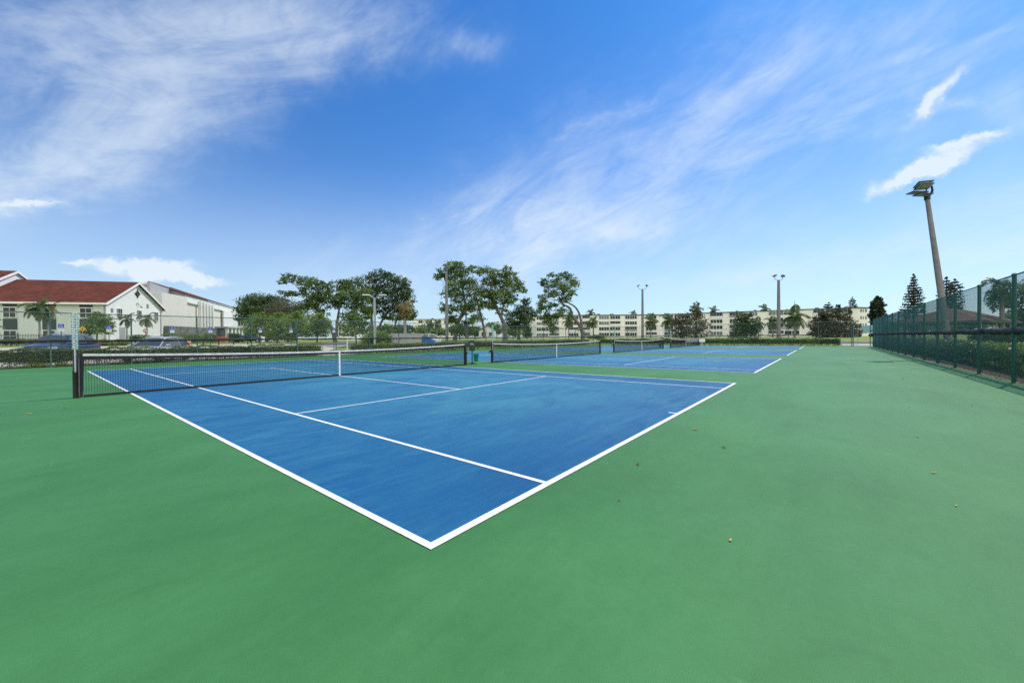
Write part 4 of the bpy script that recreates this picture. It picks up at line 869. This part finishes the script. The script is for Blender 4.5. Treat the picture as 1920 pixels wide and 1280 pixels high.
def tree(name, label, d, blobs, trunks, leaf='oak', Ln=.38, k=2.0, group=None, cat='tree', bark='bark', spread=.9, clump=.20, limbs=True):
    base = None; tp_ = []; mb = MB(); s = d/FPX
    for pts, r0, r1 in trunks:
        P = []
        for i, q in enumerate(pts):
            p = at(q[0], q[1], d+(q[2] if len(q) > 2 else 0))
            if base is None:
                base = Vector((p.x, p.y, gz(p.x, p.y))); p = base-Vector((0, 0, .2))
            P.append(p)
        Q = []                                    # smooth the trunk a little
        for i in range(len(P)-1):
            for j in range(4):
                f = j/4; p0, p1, p2, p3 = P[max(i-1, 0)], P[i], P[i+1], P[min(i+2, len(P)-1)]
                Q.append(.5*((2*p1)+(p2-p0)*f+(2*p0-5*p1+4*p2-p3)*f*f+(3*p1-p0-3*p2+p3)*f**3))
        Q.append(P[-1]); m_ = len(Q)
        mb.tube(Q, [r0*(1.35 if i == 0 and r0 > .15 else 1)+(r1-r0)*i/(m_-1) for i in range(m_)], 8); tp_ += [(q, r0+(r1-r0)*i/(m_-1)) for i, q in enumerate(Q)]
    if base is None: base = foot(blobs[0][0], d)
    t = thing(name, label, cat, base, 0, group, world=True); V = []
    for q in blobs:
        px, py, rx, rz_ = q[:4]; dd = q[4] if len(q) > 4 else random.uniform(-1, 1)*spread*rx*s
        c = at(px, py, d+dd); rx, rz_ = rx*s*1.03, rz_*s*1.03; lf = Ln
        n = int(2.15*k*PI*rx*rz_/(.25*lf*lf)); V.append(blobleaves(c, (rx, rx, rz_), n, lf, clump))
        if tp_ and limbs:
            ok = [a for a in tp_ if a[0].z < c.z-.1] or tp_
            w, r0 = min(ok, key=lambda a: (a[0]-c).length); mid = w.lerp(c, .5)+Vector((random.uniform(-.15, .15), random.uniform(-.15, .15), random.uniform(-.05, .22)))*(c-w).length
            mb.tube([w, mid, c], [min(r0*.6, .05+.03*rx), .045+.01*rx, .02], 6)
            for _ in range(5):
                v = Vector((random.gauss(0, 1), random.gauss(0, 1), random.gauss(.2, .8))).normalized(); e_ = c+Vector((v.x*rx, v.y*rx, v.z*rz_))*.8
                f0 = mid.lerp(c, random.uniform(.2, 1)); mb.tube([f0, f0.lerp(e_, .5)+Vector((0, 0, .08*rx)), e_], [.035, .024, .012], 4)
    link('crown', fast_mesh('crown', np.concatenate(V)), LF[leaf], t)
    if mb.v: mb.build('trunk', M[bark], t, True)
    return t
G1 = 'trees beyond the left fence'
tree('spreading_tree', 'wide dark flat topped tree beside the hall corner', 78, [(468, 566, 20, 11), (490, 562, 24, 11), (515, 566, 22, 12), (458, 581, 13, 8), (480, 580, 28, 14), (508, 585, 28, 14), (465, 594, 20, 9), (495, 598, 30, 14)], [([(500, 632), (499, 612), (492, 590)], .34, .18), ([(499, 616), (512, 596), (515, 575)], .22, .1)], 'dark', .42, 2.3, G1)
tree('twiggy_tree', 'sparse olive grey tree between the dark flat topped tree and the leaning tree', 72, [(535, 576, 24, 15), (555, 585, 26, 15), (520, 590, 20, 13), (545, 600, 26, 12)], [([(540, 632), (541, 610), (538, 585)], .16, .07)], 'olive', .26, 1.3, G1, clump=.3)
tree('leaning_tree', 'tall tree with two bent trunks, one leaning far left over the green trees', 62,
     [(540, 522, 13, 9), (530, 528, 8, 6), (570, 526, 17, 11), (590, 531, 13, 11), (535, 549, 12, 6), (548, 550, 10, 6), (580, 548, 16, 12), (592, 565, 18, 13), (575, 572, 18, 10), (562, 580, 13, 9), (610, 538, 13, 14), (600, 556, 14, 12), (618, 556, 14, 12), (640, 536, 20, 12), (665, 532, 20, 12), (650, 552, 24, 14), (678, 552, 18, 16), (628, 572, 14, 9), (665, 575, 22, 12), (686, 575, 14, 14), (655, 590, 16, 9), (682, 592, 14, 9), (640, 560, 14, 12), (604, 585, 14, 9)],
     [([(629, 634), (622, 617), (608, 600), (600, 583), (582, 562), (562, 545)], .34, .10), ([(631, 632), (632, 606), (637, 575), (645, 548)], .26, .09), ([(633, 610), (643, 598), (658, 585), (668, 562)], .13, .06), ([(636, 580), (622, 565), (612, 548)], .12, .05)], 'oak', .36, 1.75, G1)
tree('broad_tree', 'broad dense tree behind the grey lamp post with the flat arms', 68,
     [(698, 520, 14, 9), (715, 513, 16, 8), (728, 524, 18, 12), (704, 538, 18, 13), (690, 552, 16, 14), (728, 544, 20, 13), (752, 530, 15, 12), (760, 546, 14, 14), (745, 560, 18, 12), (712, 562, 20, 12), (768, 560, 10, 9), (735, 578, 22, 12), (760, 578, 15, 12), (705, 580, 16, 9), (748, 595, 20, 9), (770, 590, 11, 11), (722, 594, 12, 7)],
     [([(697, 634), (697, 610), (697, 588), (703, 560), (706, 535)], .30, .09), ([(708, 634), (714, 606), (728, 584), (745, 560)], .26, .10), ([(735, 634), (742, 605), (752, 580)], .2, .08)], 'dark', .36, 2.0, G1)
G2 = 'big trees in the centre'
tree('big_tree', 'tallest central tree with forked pale trunks, just right of the floodlight pole', 74,
     [(848, 500, 16, 9), (860, 497, 12, 8), (830, 512, 12, 8), (822, 520, 8, 8), (845, 517, 18, 12), (868, 512, 16, 11), (885, 505, 9, 6), (852, 538, 18, 14), (876, 532, 18, 13), (890, 548, 18, 14), (862, 558, 18, 12), (838, 552, 11, 9), (830, 575, 9, 9), (845, 580, 13, 9), (870, 578, 20, 11), (850, 600, 13, 10), (886, 572, 16, 12), (895, 595, 14, 9), (878, 604, 14, 8), (856, 616, 14, 8), (886, 616, 13, 7), (842, 600, 8, 9)],
     [([(853, 634), (856, 612), (866, 590), (872, 572), (868, 548), (864, 522)], .42, .10), ([(858, 606), (874, 584), (884, 572)], .2, .10), ([(874, 634), (874, 600), (872, 570)], .20, .10), ([(909, 634), (906, 610), (900, 585), (893, 560)], .28, .12), ([(868, 550), (850, 535), (840, 520)], .13, .05)], 'lime', .38, 1.9, G2)
tree('big_tree', 'rounded central tree with one thick trunk leaning left, right of the tallest tree', 72,
     [(900, 508, 13, 8), (915, 506, 12, 7), (928, 514, 14, 10), (948, 508, 11, 9), (958, 520, 16, 12), (972, 534, 12, 11), (982, 545, 6, 7), (940, 530, 18, 13), (918, 528, 16, 12), (955, 545, 18, 12), (930, 552, 20, 13), (912, 550, 14, 12), (945, 566, 16, 9), (920, 570, 16, 10), (960, 562, 10, 8), (903, 568, 10, 9), (938, 582, 13, 7)],
     [([(948, 635), (946, 612), (938, 592), (930, 578), (920, 562)], .46, .14), ([(940, 596), (944, 572), (950, 545)], .2, .08), ([(933, 584), (926, 562), (922, 535)], .18, .08)], 'lime', .38, 1.9, G2)
tree('shade_tree', 'low dark tree filling the gap left of the apartment block', 86, [(984, 566, 10, 9), (976, 580, 14, 10), (993, 584, 10, 9), (966, 594, 18, 12), (986, 597, 14, 10), (955, 605, 14, 9), (975, 610, 20, 9), (1000, 593, 6, 7)], [([(973, 634), (974, 612), (976, 590)], .3, .12)], 'dark', .40, 2.1, G2)
tree('bent_tree', 'tree with two long bare trunks bending left in front of the apartment block', 82,
     [(1013, 532, 7, 6), (1022, 528, 9, 7), (1040, 520, 13, 9), (1058, 516, 12, 7), (1070, 522, 12, 8), (1078, 530, 8, 9), (1048, 536, 16, 12), (1066, 542, 16, 12), (1025, 540, 8, 8), (1074, 550, 8, 7), (1036, 552, 14, 10), (1016, 558, 9, 9), (1055, 558, 12, 9), (1020, 572, 12, 9), (1012, 580, 8, 9), (1036, 575, 11, 9), (1024, 593, 9, 12), (1032, 603, 12, 14), (1046, 588, 12, 10), (1058, 580, 9, 7), (1066, 563, 7, 5), (1068, 590, 7, 9), (1037, 618, 9, 7)],
     [([(1093, 636), (1091, 620), (1084, 606), (1074, 594), (1069, 578), (1056, 570), (1048, 556)], .46, .11), ([(1092, 622), (1090, 606), (1086, 588), (1078, 575), (1064, 566), (1056, 552)], .30, .10)], 'lime', .40, 1.6, G2)
G3 = 'fresh green small trees behind the parking signs'
for px, l in ((486, 'fresh green small tree behind the parking signs, nearest the hall'), (520, 'second fresh green small tree from the hall, behind the parking signs'), (556, 'third fresh green small tree from the hall, above the right sign of the pair'), (594, 'fresh green small tree against the leaning trunk')):
    o_ = random.uniform(-3, 3)
    tree('small_tree', l, 49+random.uniform(-2, 2), [(px, 598+o_*.4, 18, 10), (px-12, 606, 13, 10), (px+13, 606, 14, 10), (px, 614, 22, 13), (px+5, 590, 9, 6), (px-8, 624, 14, 8), (px+12, 624, 13, 8)], [([(px, 640), (px+1, 625), (px, 608)], .11, .05), ([(px+1, 628), (px+8, 612)], .07, .03)], 'fresh', .23, 1.7, G3)
tree('small_tree', 'fresh green tree with a yellow top beside the grey lamp post', 45, [(662, 590, 10, 9), (654, 598, 12, 10), (668, 604, 14, 11), (650, 612, 14, 11), (668, 618, 18, 11), (685, 612, 10, 12), (652, 626, 12, 7), (680, 602, 7, 8)], [([(668, 642), (667, 625), (663, 605)], .10, .05)], 'fresh', .22, 1.8, G3)
tree('shrub', 'rounded bright green bush hugging the end of the concrete wall', 41.5, [(705, 628, 16, 8), (720, 632, 13, 9), (692, 636, 13, 9), (708, 642, 22, 9), (722, 645, 12, 8), (684, 646, 9, 7)], [], 'fresh', .17, 3.0, None, 'bush')
tree('small_tree', 'little green tree in front of the green house, beside the white gable corner', 44, [(186, 588, 8, 6), (180, 598, 13, 9), (197, 600, 11, 10), (186, 610, 18, 10), (203, 612, 7, 8), (172, 616, 16, 8), (195, 620, 14, 7), (165, 622, 12, 8)], [([(181, 640), (182, 625), (184, 605)], .09, .04)], 'fresh', .20, 1.9)
for px, py, rx, l in ((70, 684, 11, 'low yellow green plant at the foot of the left hedge, left one'), (117, 683, 9, 'low yellow green plant at the foot of the left hedge, beside the near net post')): d_ = dY(px, Y1+.35); tree('low_plant', l, d_, [(px, py, rx, 3.2, 0), (px-rx*.7, py+1, rx*.5, 2.2, 0), (px+rx*.8, py+1, rx*.5, 2.2, 0)], [], 'yellow', .07, 3., 'low plants at the foot of the left hedge', 'plant')
G4 = 'dark clipped shrubs under the white gable'
for px, py, rx, rz_, d, l in ((190, 643, 14, 7, 40, 'dark shrub behind the gap between the two cars, left one'), (222, 645, 17, 8, 41, 'dark shrub behind the gap between the two cars, right one')): tree('shrub', l, d, [(px, py, rx, rz_), (px-9, py+3, rx*.7, rz_*.8), (px+9, py+3, rx*.7, rz_*.8)], [], 'hedge', .16, 2.6, G4, 'bush')
G5 = 'distant trees on the lawn'
for px, py, rx, rz_, d, lf, l in ((722, 616, 24, 9, 95, 'fresh', 'distant rounded green tree just right of the grey lamp post'), (755, 618, 20, 10, 100, 'dark', 'distant dark tree behind the sabal palm trunk'), (792, 619, 18, 9, 105, 'fresh', 'distant pale leaved tree above the concrete wall'),
      (822, 622, 16, 9, 110, 'fresh', 'distant bright tree behind the dumpster'), (862, 619, 20, 12, 115, 'dark', 'distant dark tree right of the floodlight pole'), (890, 622, 16, 10, 135, 'dark', 'distant dark tree left of the little white house'), (925, 616, 17, 13, 125, 'fresh', 'distant green tree between the little white house and the thick trunk'), (962, 620, 17, 12, 128, 'fresh', 'distant green tree right of the thick leaning trunk'), (988, 622, 10, 11, 135, 'dark', 'distant dark tree touching the apartment block corner')):
    tree('distant_tree', l, d, [(px, py-rz_*.4, rx*.7, rz_*.6), (px-rx*.5, py, rx*.6, rz_*.7), (px+rx*.5, py, rx*.6, rz_*.7), (px, py+rz_*.4, rx*.9, rz_*.6)], [([(px, 636), (px, py+2)], .18, .08)], lf, .55, 2.3, G5)
G6 = 'rust leaved trees before the apartment block'
tree('magnolia_tree', 'rust tinted conical tree left of the small net, slender top', 96, [(1305, 572, 5, 6), (1305, 582, 10, 7), (1298, 592, 13, 8), (1313, 592, 10, 8), (1306, 603, 18, 9), (1322, 608, 10, 8), (1300, 615, 18, 9), (1318, 621, 14, 8), (1305, 628, 18, 6)], [([(1306, 636), (1306, 610), (1305, 576)], .2, .05)], 'brown', .42, 1.15, G6)
tree('magnolia_tree', 'bushy rust tinted tree left of the slender conical one', 93, [(1275, 597, 12, 9), (1268, 607, 10, 9), (1284, 606, 13, 9), (1273, 619, 15, 9), (1289, 621, 12, 9), (1279, 629, 16, 5)], [([(1279, 636), (1278, 605)], .18, .06)], 'brown', .42, 1.5, G6)
tree('magnolia_tree', 'dense dark tree above the pale board, left of the leaning coconut palm', 92, [(1392, 593, 11, 7), (1400, 590, 8, 6), (1388, 604, 13, 8), (1404, 604, 14, 9), (1396, 616, 22, 10), (1382, 622, 10, 7), (1412, 620, 10, 8), (1396, 628, 24, 6)], [([(1397, 636), (1396, 605)], .2, .08)], 'dark', .42, 2.2, G6)
tree('magnolia_tree', 'dark bushy tree before the apartment block, left of the tall pointed one', 78, [(1543, 590, 10, 8), (1538, 600, 14, 9), (1550, 606, 12, 9), (1530, 612, 13, 9), (1546, 618, 18, 9), (1526, 624, 10, 7), (1544, 629, 20, 6)], [([(1543, 636), (1543, 600)], .2, .08)], 'brown', .36, 2.1, G6)
tree('magnolia_tree', 'tall pointed dark tree hiding the right end of the apartment block', 76, [(1572, 573, 4, 6), (1571, 583, 8, 6), (1563, 592, 10, 7), (1580, 592, 13, 8), (1592, 588, 6, 6), (1571, 603, 18, 9), (1590, 604, 11, 9), (1565, 616, 15, 9), (1584, 617, 18, 9), (1602, 614, 9, 8), (1574, 628, 24, 6), (1604, 622, 8, 7)], [([(1572, 636), (1572, 605), (1572, 572)], .22, .04)], 'brown', .36, 1.8, G6)
tree('shrub', 'bright round clipped bush before the apartment block lawn', 100, [(1110, 632, 10, 3.5), (1124, 632, 11, 3.5), (1118, 630.5, 10, 3)], [], 'fresh', .28, 2.6, None, 'bush')
tree('shrub', 'low dark bush under the dark tree with the pale board', 66, [(1385, 635, 14, 4.5), (1402, 635, 14, 4.5)], [], 'dark', .25, 2.8, None, 'bush')
# right side behind the dark fence
G7 = 'trees behind the right fence'
tree('bushy_tree', 'bushy tree at the right edge, behind the fence and the feathery palm', 34, [(1900, 562, 15, 14), (1918, 580, 20, 16), (1898, 595, 16, 14), (1915, 608, 22, 12), (1890, 612, 18, 10), (1935, 545, 22, 22), (1945, 590, 22, 25)], [([(1918, 632), (1917, 605), (1914, 575)], .13, .06)], 'dark', .22, 1.5, G7)
tree('bushy_tree', 'low green tree behind the pavilion, between its posts', 46, [(1800, 612, 20, 9), (1828, 609, 22, 8), (1848, 606, 14, 9), (1865, 607, 14, 9), (1775, 615, 16, 7), (1750, 614, 16, 6)], [([(1825, 634), (1825, 612)], .12, .06)], 'fresh', .26, 2.2, G7)
tree('bushy_tree', 'green thicket behind the far half of the right fence', 62, [(1680, 612, 18, 10), (1704, 614, 18, 9), (1728, 613, 16, 8), (1660, 618, 14, 8)], [([(1694, 630), (1694, 612)], .15, .07)], 'dark', .34, 2.4, G7)
def frond_set(R_, n, rng, droop, kind):
    V = []; mb = MB()
    for i in range(n):
        az = 2*PI*i/n*2.39996+rng.uniform(-.2, .2); f = i/(n-1); el = math.radians(78-f*118+rng.uniform(-8, 8)); L_ = R_*rng.uniform(.85, 1.1)
        p = Vector((0, 0, 0)); pts = [p.copy()]; dz = math.sin(el); dh = math.cos(el); m_ = 12
        h = Vector((math.cos(az), math.sin(az), 0)); e = el
        for j in range(m_):
            e -= droop*(.5+j/m_)*math.cos(e)*.9/m_*2.2+.02; p = p+(h*math.cos(e)+Vector((0, 0, math.sin(e))))*L_/m_; pts.append(p.copy())
        mb.tube(pts, [.03*R_/2.4*(1-.8*j/m_) for j in range(m_+1)], 4, False); side = Vector((-math.sin(az), math.cos(az), 0))
        for j in range(1, m_+1):
            for hh in (0, .5):
                if j == m_ and hh: continue
                q = pts[j].lerp(pts[min(j+1, m_)], hh); tg = (pts[min(j+1, m_)]-pts[j-1]).normalized(); s_ = (j+hh)/m_
                ll = R_*.34*math.sin(PI*min(1, .18+s_*.80))**.7*rng.uniform(.85, 1.1)
                for sg in (1, -1):
                    dirv = (side*sg*.8+tg*.55+Vector((0, 0, -.35 if kind != 'fox' else rng.uniform(-.6, .5)))).normalized(); w = tg*(.05*R_/2.0)
                    a = q; b = q+dirv*ll*.5+Vector((0, 0, .02)); c = q+dirv*ll+Vector((0, 0, -.10*ll*2))
                    V += [a-w*.5, b-w, b+w, a+w*.5, b-w, c, c, b+w]
    return V, mb
def palm(label, px, d, cy, rpx, top=None, lean=0, leaf='palm', n=15, droop=1.0, kind='', group='coconut palms before the apartment block', tr=.13, name='palm_tree', base_px=None, shaft=True):
    rng = random.Random(int(px*7+cy)); b = foot(base_px if base_px else px+lean, d); c = at(px, cy, d); t = thing(name, label, 'palm', b, 0, group, world=True); R_ = rpx*d/FPX*(1.22 if d > 70 else 1.05)
    V, mb = frond_set(R_, n, rng, droop, kind)
    cr = fast_mesh('crown', np.array([tuple(v+c) for v in V], np.float32)); o = link('crown', cr, LF[leaf], t)
    mb.v = [tuple(Vector(v)+c) for v in mb.v]; mb.build('frond_ribs', LF[leaf], t)
    mid = b.lerp(c, .5)+Vector((b.x-c.x, b.y-c.y, 0))*.2+RT*.05
    mb2 = MB().tube([b-Vector((0, 0, .2)), b.lerp(mid, .5), mid, mid.lerp(c, .55), c+Vector((0, 0, .1))], [tr*1.4, tr*1.1, tr, tr*.9, tr*.8], 9); mb2.build('trunk', M['palmbark'], t, True)
    if kind == 'spear': MB().tube([c, c+Vector((0, 0, R_*.95))], [.12, .02], 5).build('spear_leaf', LF[leaf], t)
    return t
for a in ((1066, 108, 601, 15, 'short coconut palm left of the bent trunks before the apartment block'), (1113, 112, 603, 13, 'coconut palm right of the bent trunks, fronds swept up'), (1220, 104, 601, 17, 'coconut palm just right of the middle floodlight pole'), (1253, 102, 600, 17, 'coconut palm left of the rust tinted trees'),
          (1422, 90, 606, 14, 'short coconut palm leaning beside the dense dark tree'), (1449, 92, 603, 17, 'coconut palm half hidden by the right twin floodlight pole'), (1104, 160, 606, 9, 'small dim palm against the apartment wall by the bent trunks')):
    palm(a[4], a[0], a[1], a[2], a[3], droop=1.0)
palm('tallest coconut palm with an upright spear leaf, right of the twin floodlight pole', 1490, 80, 592, 25, kind='spear', n=18, droop=.95, tr=.16)
GB = 'palms showing over the apartment roof'
for px, cy, r_, d, l in ((1108, 587, 10, 225, 'palm top over the roof of the left block, leftmost'), (1187, 588, 9, 225, 'palm top over the roof beside the middle floodlight pole'), (1338, 582, 11, 215, 'dense palm top over the roof right of the slender conical tree'), (1306, 580, 13, 120, 'palm fronds showing behind the slender conical tree'), (1434, 579, 12, 205, 'palm top over the roof left of the right floodlight pole')): palm(l, px, d, cy, r_, group=GB, tr=.2)
palm('sabal palm with a round yellowing head beside the broad dense tree', 759, 57, 576, 24, leaf='gold', n=26, droop=1.5, group=None, tr=.19, name='sabal_palm')
GP = 'slim palms before the white gable'
palm('slim palm before the white gable, left one', 237, 46, 598, 17, group=GP, tr=.07, n=12, droop=1.1); palm('slim palm before the white gable, right one above the red sign', 275, 47, 597, 19, group=GP, tr=.07, n=12, droop=1.1)
GQ = 'palms before the green house'
palm('big palm with arching fronds and ringed trunk before the green house', 72, 45, 576, 28, base_px=74, group=GQ, tr=.09, n=15, droop=1.2); palm('yellow tipped palm with a curved trunk behind the big arching palm', 93, 46, 581, 20, base_px=88, group=GQ, tr=.08, n=12, leaf='gold', droop=1.2); palm('palm mostly outside the left edge, one frond in view', -14, 42, 612, 20, group=GQ, tr=.1, n=12)
palm('feathery foxtail palm behind the right fence near the edge', 1878, 31, 541, 42, leaf='palm', n=16, droop=1.6, kind='fox', group=None, tr=.15, name='foxtail_palm')
for px, cy, r_, l in ((806, 606, 12, 'small palm above the blue dumpster, left one'), (819, 607, 11, 'small palm above the blue dumpster, right one')): palm(l, px, 92, cy, r_, group='small palms above the dumpster', tr=.1, n=12)
def pine(label, px, d, top, basepy, r_px, tiers, columnar=False, gap=.0, group='norfolk pines on the right'):
    b = foot(px, d); tpz = at(px, top, d).z; H = tpz-b.z; R_ = r_px*d/FPX; t = thing('pine_tree', label, 'pine', b, 0, group, world=True); rng = random.Random(int(px)); mb = MB(); P = []; Nn = []
    mb.tube([b-Vector((0, 0, .2)), b+Vector((0, 0, H*.5)), b+Vector((0, 0, H))], [.26, .15, .03], 8)
    z0 = .18 if not columnar else .12
    for i in range(tiers):
        f = i/(tiers-1); z = H*(z0+(1-z0-.015)*f); rr = R_*((1-f)**.85*.93+.07) if not columnar else R_*(.55+.45*math.sin(PI*min(1, .25+f*.62)))*(1 if f < .85 else (1-f)/.15*.8+.2)
        nb = 6; ph = rng.uniform(0, 6)
        for k in range(nb):
            if rng.random() < .10: continue
            a = ph+2*PI*k/nb+rng.uniform(-.2, .2); L_ = rr*rng.uniform(.8, 1.12); st = b+Vector((0, 0, z)); h = Vector((math.cos(a), math.sin(a), 0)); e = st+h*L_+Vector((0, 0, L_*(.10 if not columnar else .25))); m_ = st+h*L_*.55-Vector((0, 0, L_*.03))
            mb.tube([st, m_, e], [.035, .025, .01], 4, False); nq = max(8, int(L_*26))
            for q in range(nq):
                s_ = .15+.85*rng.random(); p = (st.lerp(m_, s_*2) if s_ < .5 else m_.lerp(e, s_*2-1)); w = .20*(1-s_*.4)*min(1, L_)
                P.append(p+Vector((rng.gauss(0, w), rng.gauss(0, w), abs(rng.gauss(.04, .10))))); Nn.append((rng.gauss(0, 1), rng.gauss(0, 1), rng.gauss(0, .6)))
    P = np.array([tuple(p) for p in P]); Nn = np.array(Nn); Nn /= np.linalg.norm(Nn, axis=1)[:, None]
    link('crown', fast_mesh('crown', leafquads(P, Nn, .30 if d < 90 else .8, .55)), LF['pine'], t); mb.build('trunk', M['bark'], t, True); return t
pine('large norfolk pine with wide tiers, left of the leaning floodlight pole', 1713, 60, 515, 626, 25, 20); pine('norfolk pine right behind the leaning floodlight pole', 1774, 62, 521, 626, 13, 18, True); pine('slender norfolk pine paired at the right of the other behind the pole', 1790, 64, 524, 626, 12, 18, True)
pine('narrow columnar pine standing alone right of the apartment end wall', 1645, 115, 556, 628, 11, 22, True)
pine('far pine over the right end of the apartment roof', 1598, 215, 557, 628, 7, 18, True); pine('far pine over the roof behind the tall pointed tree, rounder one', 1554, 215, 567, 628, 8, 14, True); pine('faint far pine over the roof, small thin spire', 1547, 218, 571, 628, 5, 14, True)
def hedge(label, pts, wd, h, Ln, dens, leaf, group='clipped hedges round the courts', top_var=.06, name='hedge', zb=None, bottom=.5):
    a, b = Vector((*pts[0], 0)), Vector((*pts[1], 0)); L = (b-a).length; ex = (b-a).normalized(); ey = Vector((-ex.y, ex.x, 0)); z0 = gz(a.x, a.y) if zb is None else zb
    t = thing(name, label, 'hedge', (a.x, a.y, z0), math.atan2(ex.y, ex.x), group)
    n = int(L*(wd+2*h)*dens); f = RNG.random(n); x = RNG.random(n)*L; hw = wd/2
    und = 1+top_var*(np.sin(x*1.7+RNG.random()*6)+.7*np.sin(x*4.3+2)+.5*np.sin(x*9.1))
    pt_ = wd/(wd+2*h); top = f < pt_; sg = np.where(RNG.random(n) < .5, -1., 1.)
    zr = bottom*RNG.random(n)**2*h+(1-RNG.random(n)**1.25)*h*(1-bottom*.5)
    y = np.where(top, (RNG.random(n)*2-1)*hw, sg*hw*und*(1-.10*np.abs(RNG.normal(size=n)))); z = np.where(top, h*und-np.abs(RNG.normal(size=n))*.05, np.minimum(zr, h*und))
    y += RNG.normal(size=n)*.03; P = np.stack([x, y, np.maximum(z+RNG.normal(size=n)*.025, .02)], 1)
    nn = RNG.normal(size=(n, 3))*.75; nn[:, 2] += np.where(top, .9, .35); nn[:, 1] += np.where(top, 0, sg*.7); nn /= np.linalg.norm(nn, axis=1)[:, None]
    link('foliage', fast_mesh('foliage', leafquads(P, nn, Ln, .55)), LF[leaf], t)
    m = MB(); r = random.Random(int(L*10)); m.box((L/2, 0, h*.60), (L-.25, wd*.62, h*.55))
    for k in range(int(L*4)):
        x_ = r.uniform(.1, L-.1); y_ = r.uniform(-.6, .6)*hw; m.tube([(x_, y_*.4, -.03), (x_+r.uniform(-.1, .1), y_, h*.45), (x_+r.uniform(-.25, .25), y_*1.5, h*.8)], [.014, .011, .006], 4, False)
    m.build('stems', M['hcore'], t); return t
hedge('clipped hedge behind the pale fence in front of the parked cars', ((X0, Y1+.75), (13.3, Y1+.75)), .85, .92, .085, 420, 'hedge', zb=-.01)
hedge('clipped hedge behind the pale fence from the concrete wall to the far corner', ((15.9, Y1+.75), (59, Y1+.75)), .85, .84, .11, 260, 'hedge', zb=-.01)
hedge('bright topped hedge behind the far fence and the bench', ((X1+1.0, 29), (X1+1.0, -3.4)), .9, .90, .12, 300, 'hedge2', zb=-.01)
hedge('glossy hedge close behind the dark right fence', ((-8, -7.25), (57, -7.25)), .95, .95, .085, 330, 'hedge2', zb=-.02)
hedge('taller dark hedge further behind the right fence, left of the edge', ((24, -11.0), (42, -10.6)), 1.0, 1.42, .12, 260, 'hedge', top_var=.02, zb=0)
def hedge_px(label, pa, pb, wd, h, Ln, dens, leaf='hedge2', zb=None): a, b = foot(*pa), foot(*pb); return hedge(label, ((a.x, a.y), (b.x, b.y)), wd, h, Ln, dens, leaf, 'low hedges before the buildings')
hedge_px('bright low hedge under the white gable, left of the red sign', (250, 48), (272, 52), 1.0, 1.15, .14, 150); hedge_px('low hedge running from the red sign to the hall', (276, 50), (310, 56), 1.0, 1.0, .14, 150)
hedge_px('trimmed hedge along the stone base of the hall', (309, 55), (404, 66), 1.0, 1.35, .15, 150); hedge_px('short hedge right of the hall entrance columns', (432, 74), (448, 80), 1.0, 1.6, .18, 120)
hedge_px('low dark hedge behind the pair of parking signs', (500, 58), (556, 60), .9, 1.3, .16, 150, 'hedge')
hedge_px('dark low planting strip behind the iron picket fence', (0, 47), (86, 47), .8, .8, .14, 150, 'hedge')
# leaf litter on the soil strip under the right fence
n = 5200; P = np.stack([RNG.uniform(2, 57, n), RNG.uniform(Y0-1.9, Y0+.06+.22*RNG.random(n)**4, n), RNG.uniform(.002, .03, n)], 1); nn = RNG.normal(size=(n, 3))*.45; nn[:, 2] += 1; nn /= np.linalg.norm(nn, axis=1)[:, None]
tag(link('leaf_litter', fast_mesh('leaf_litter', leafquads(P, nn, .06, .5)), mat('dry_leaves', (.20, .165, .12), .9, .5, 9.)), 'dry leaf litter on the soil under the dark right fence', 'litter', kind='stuff')
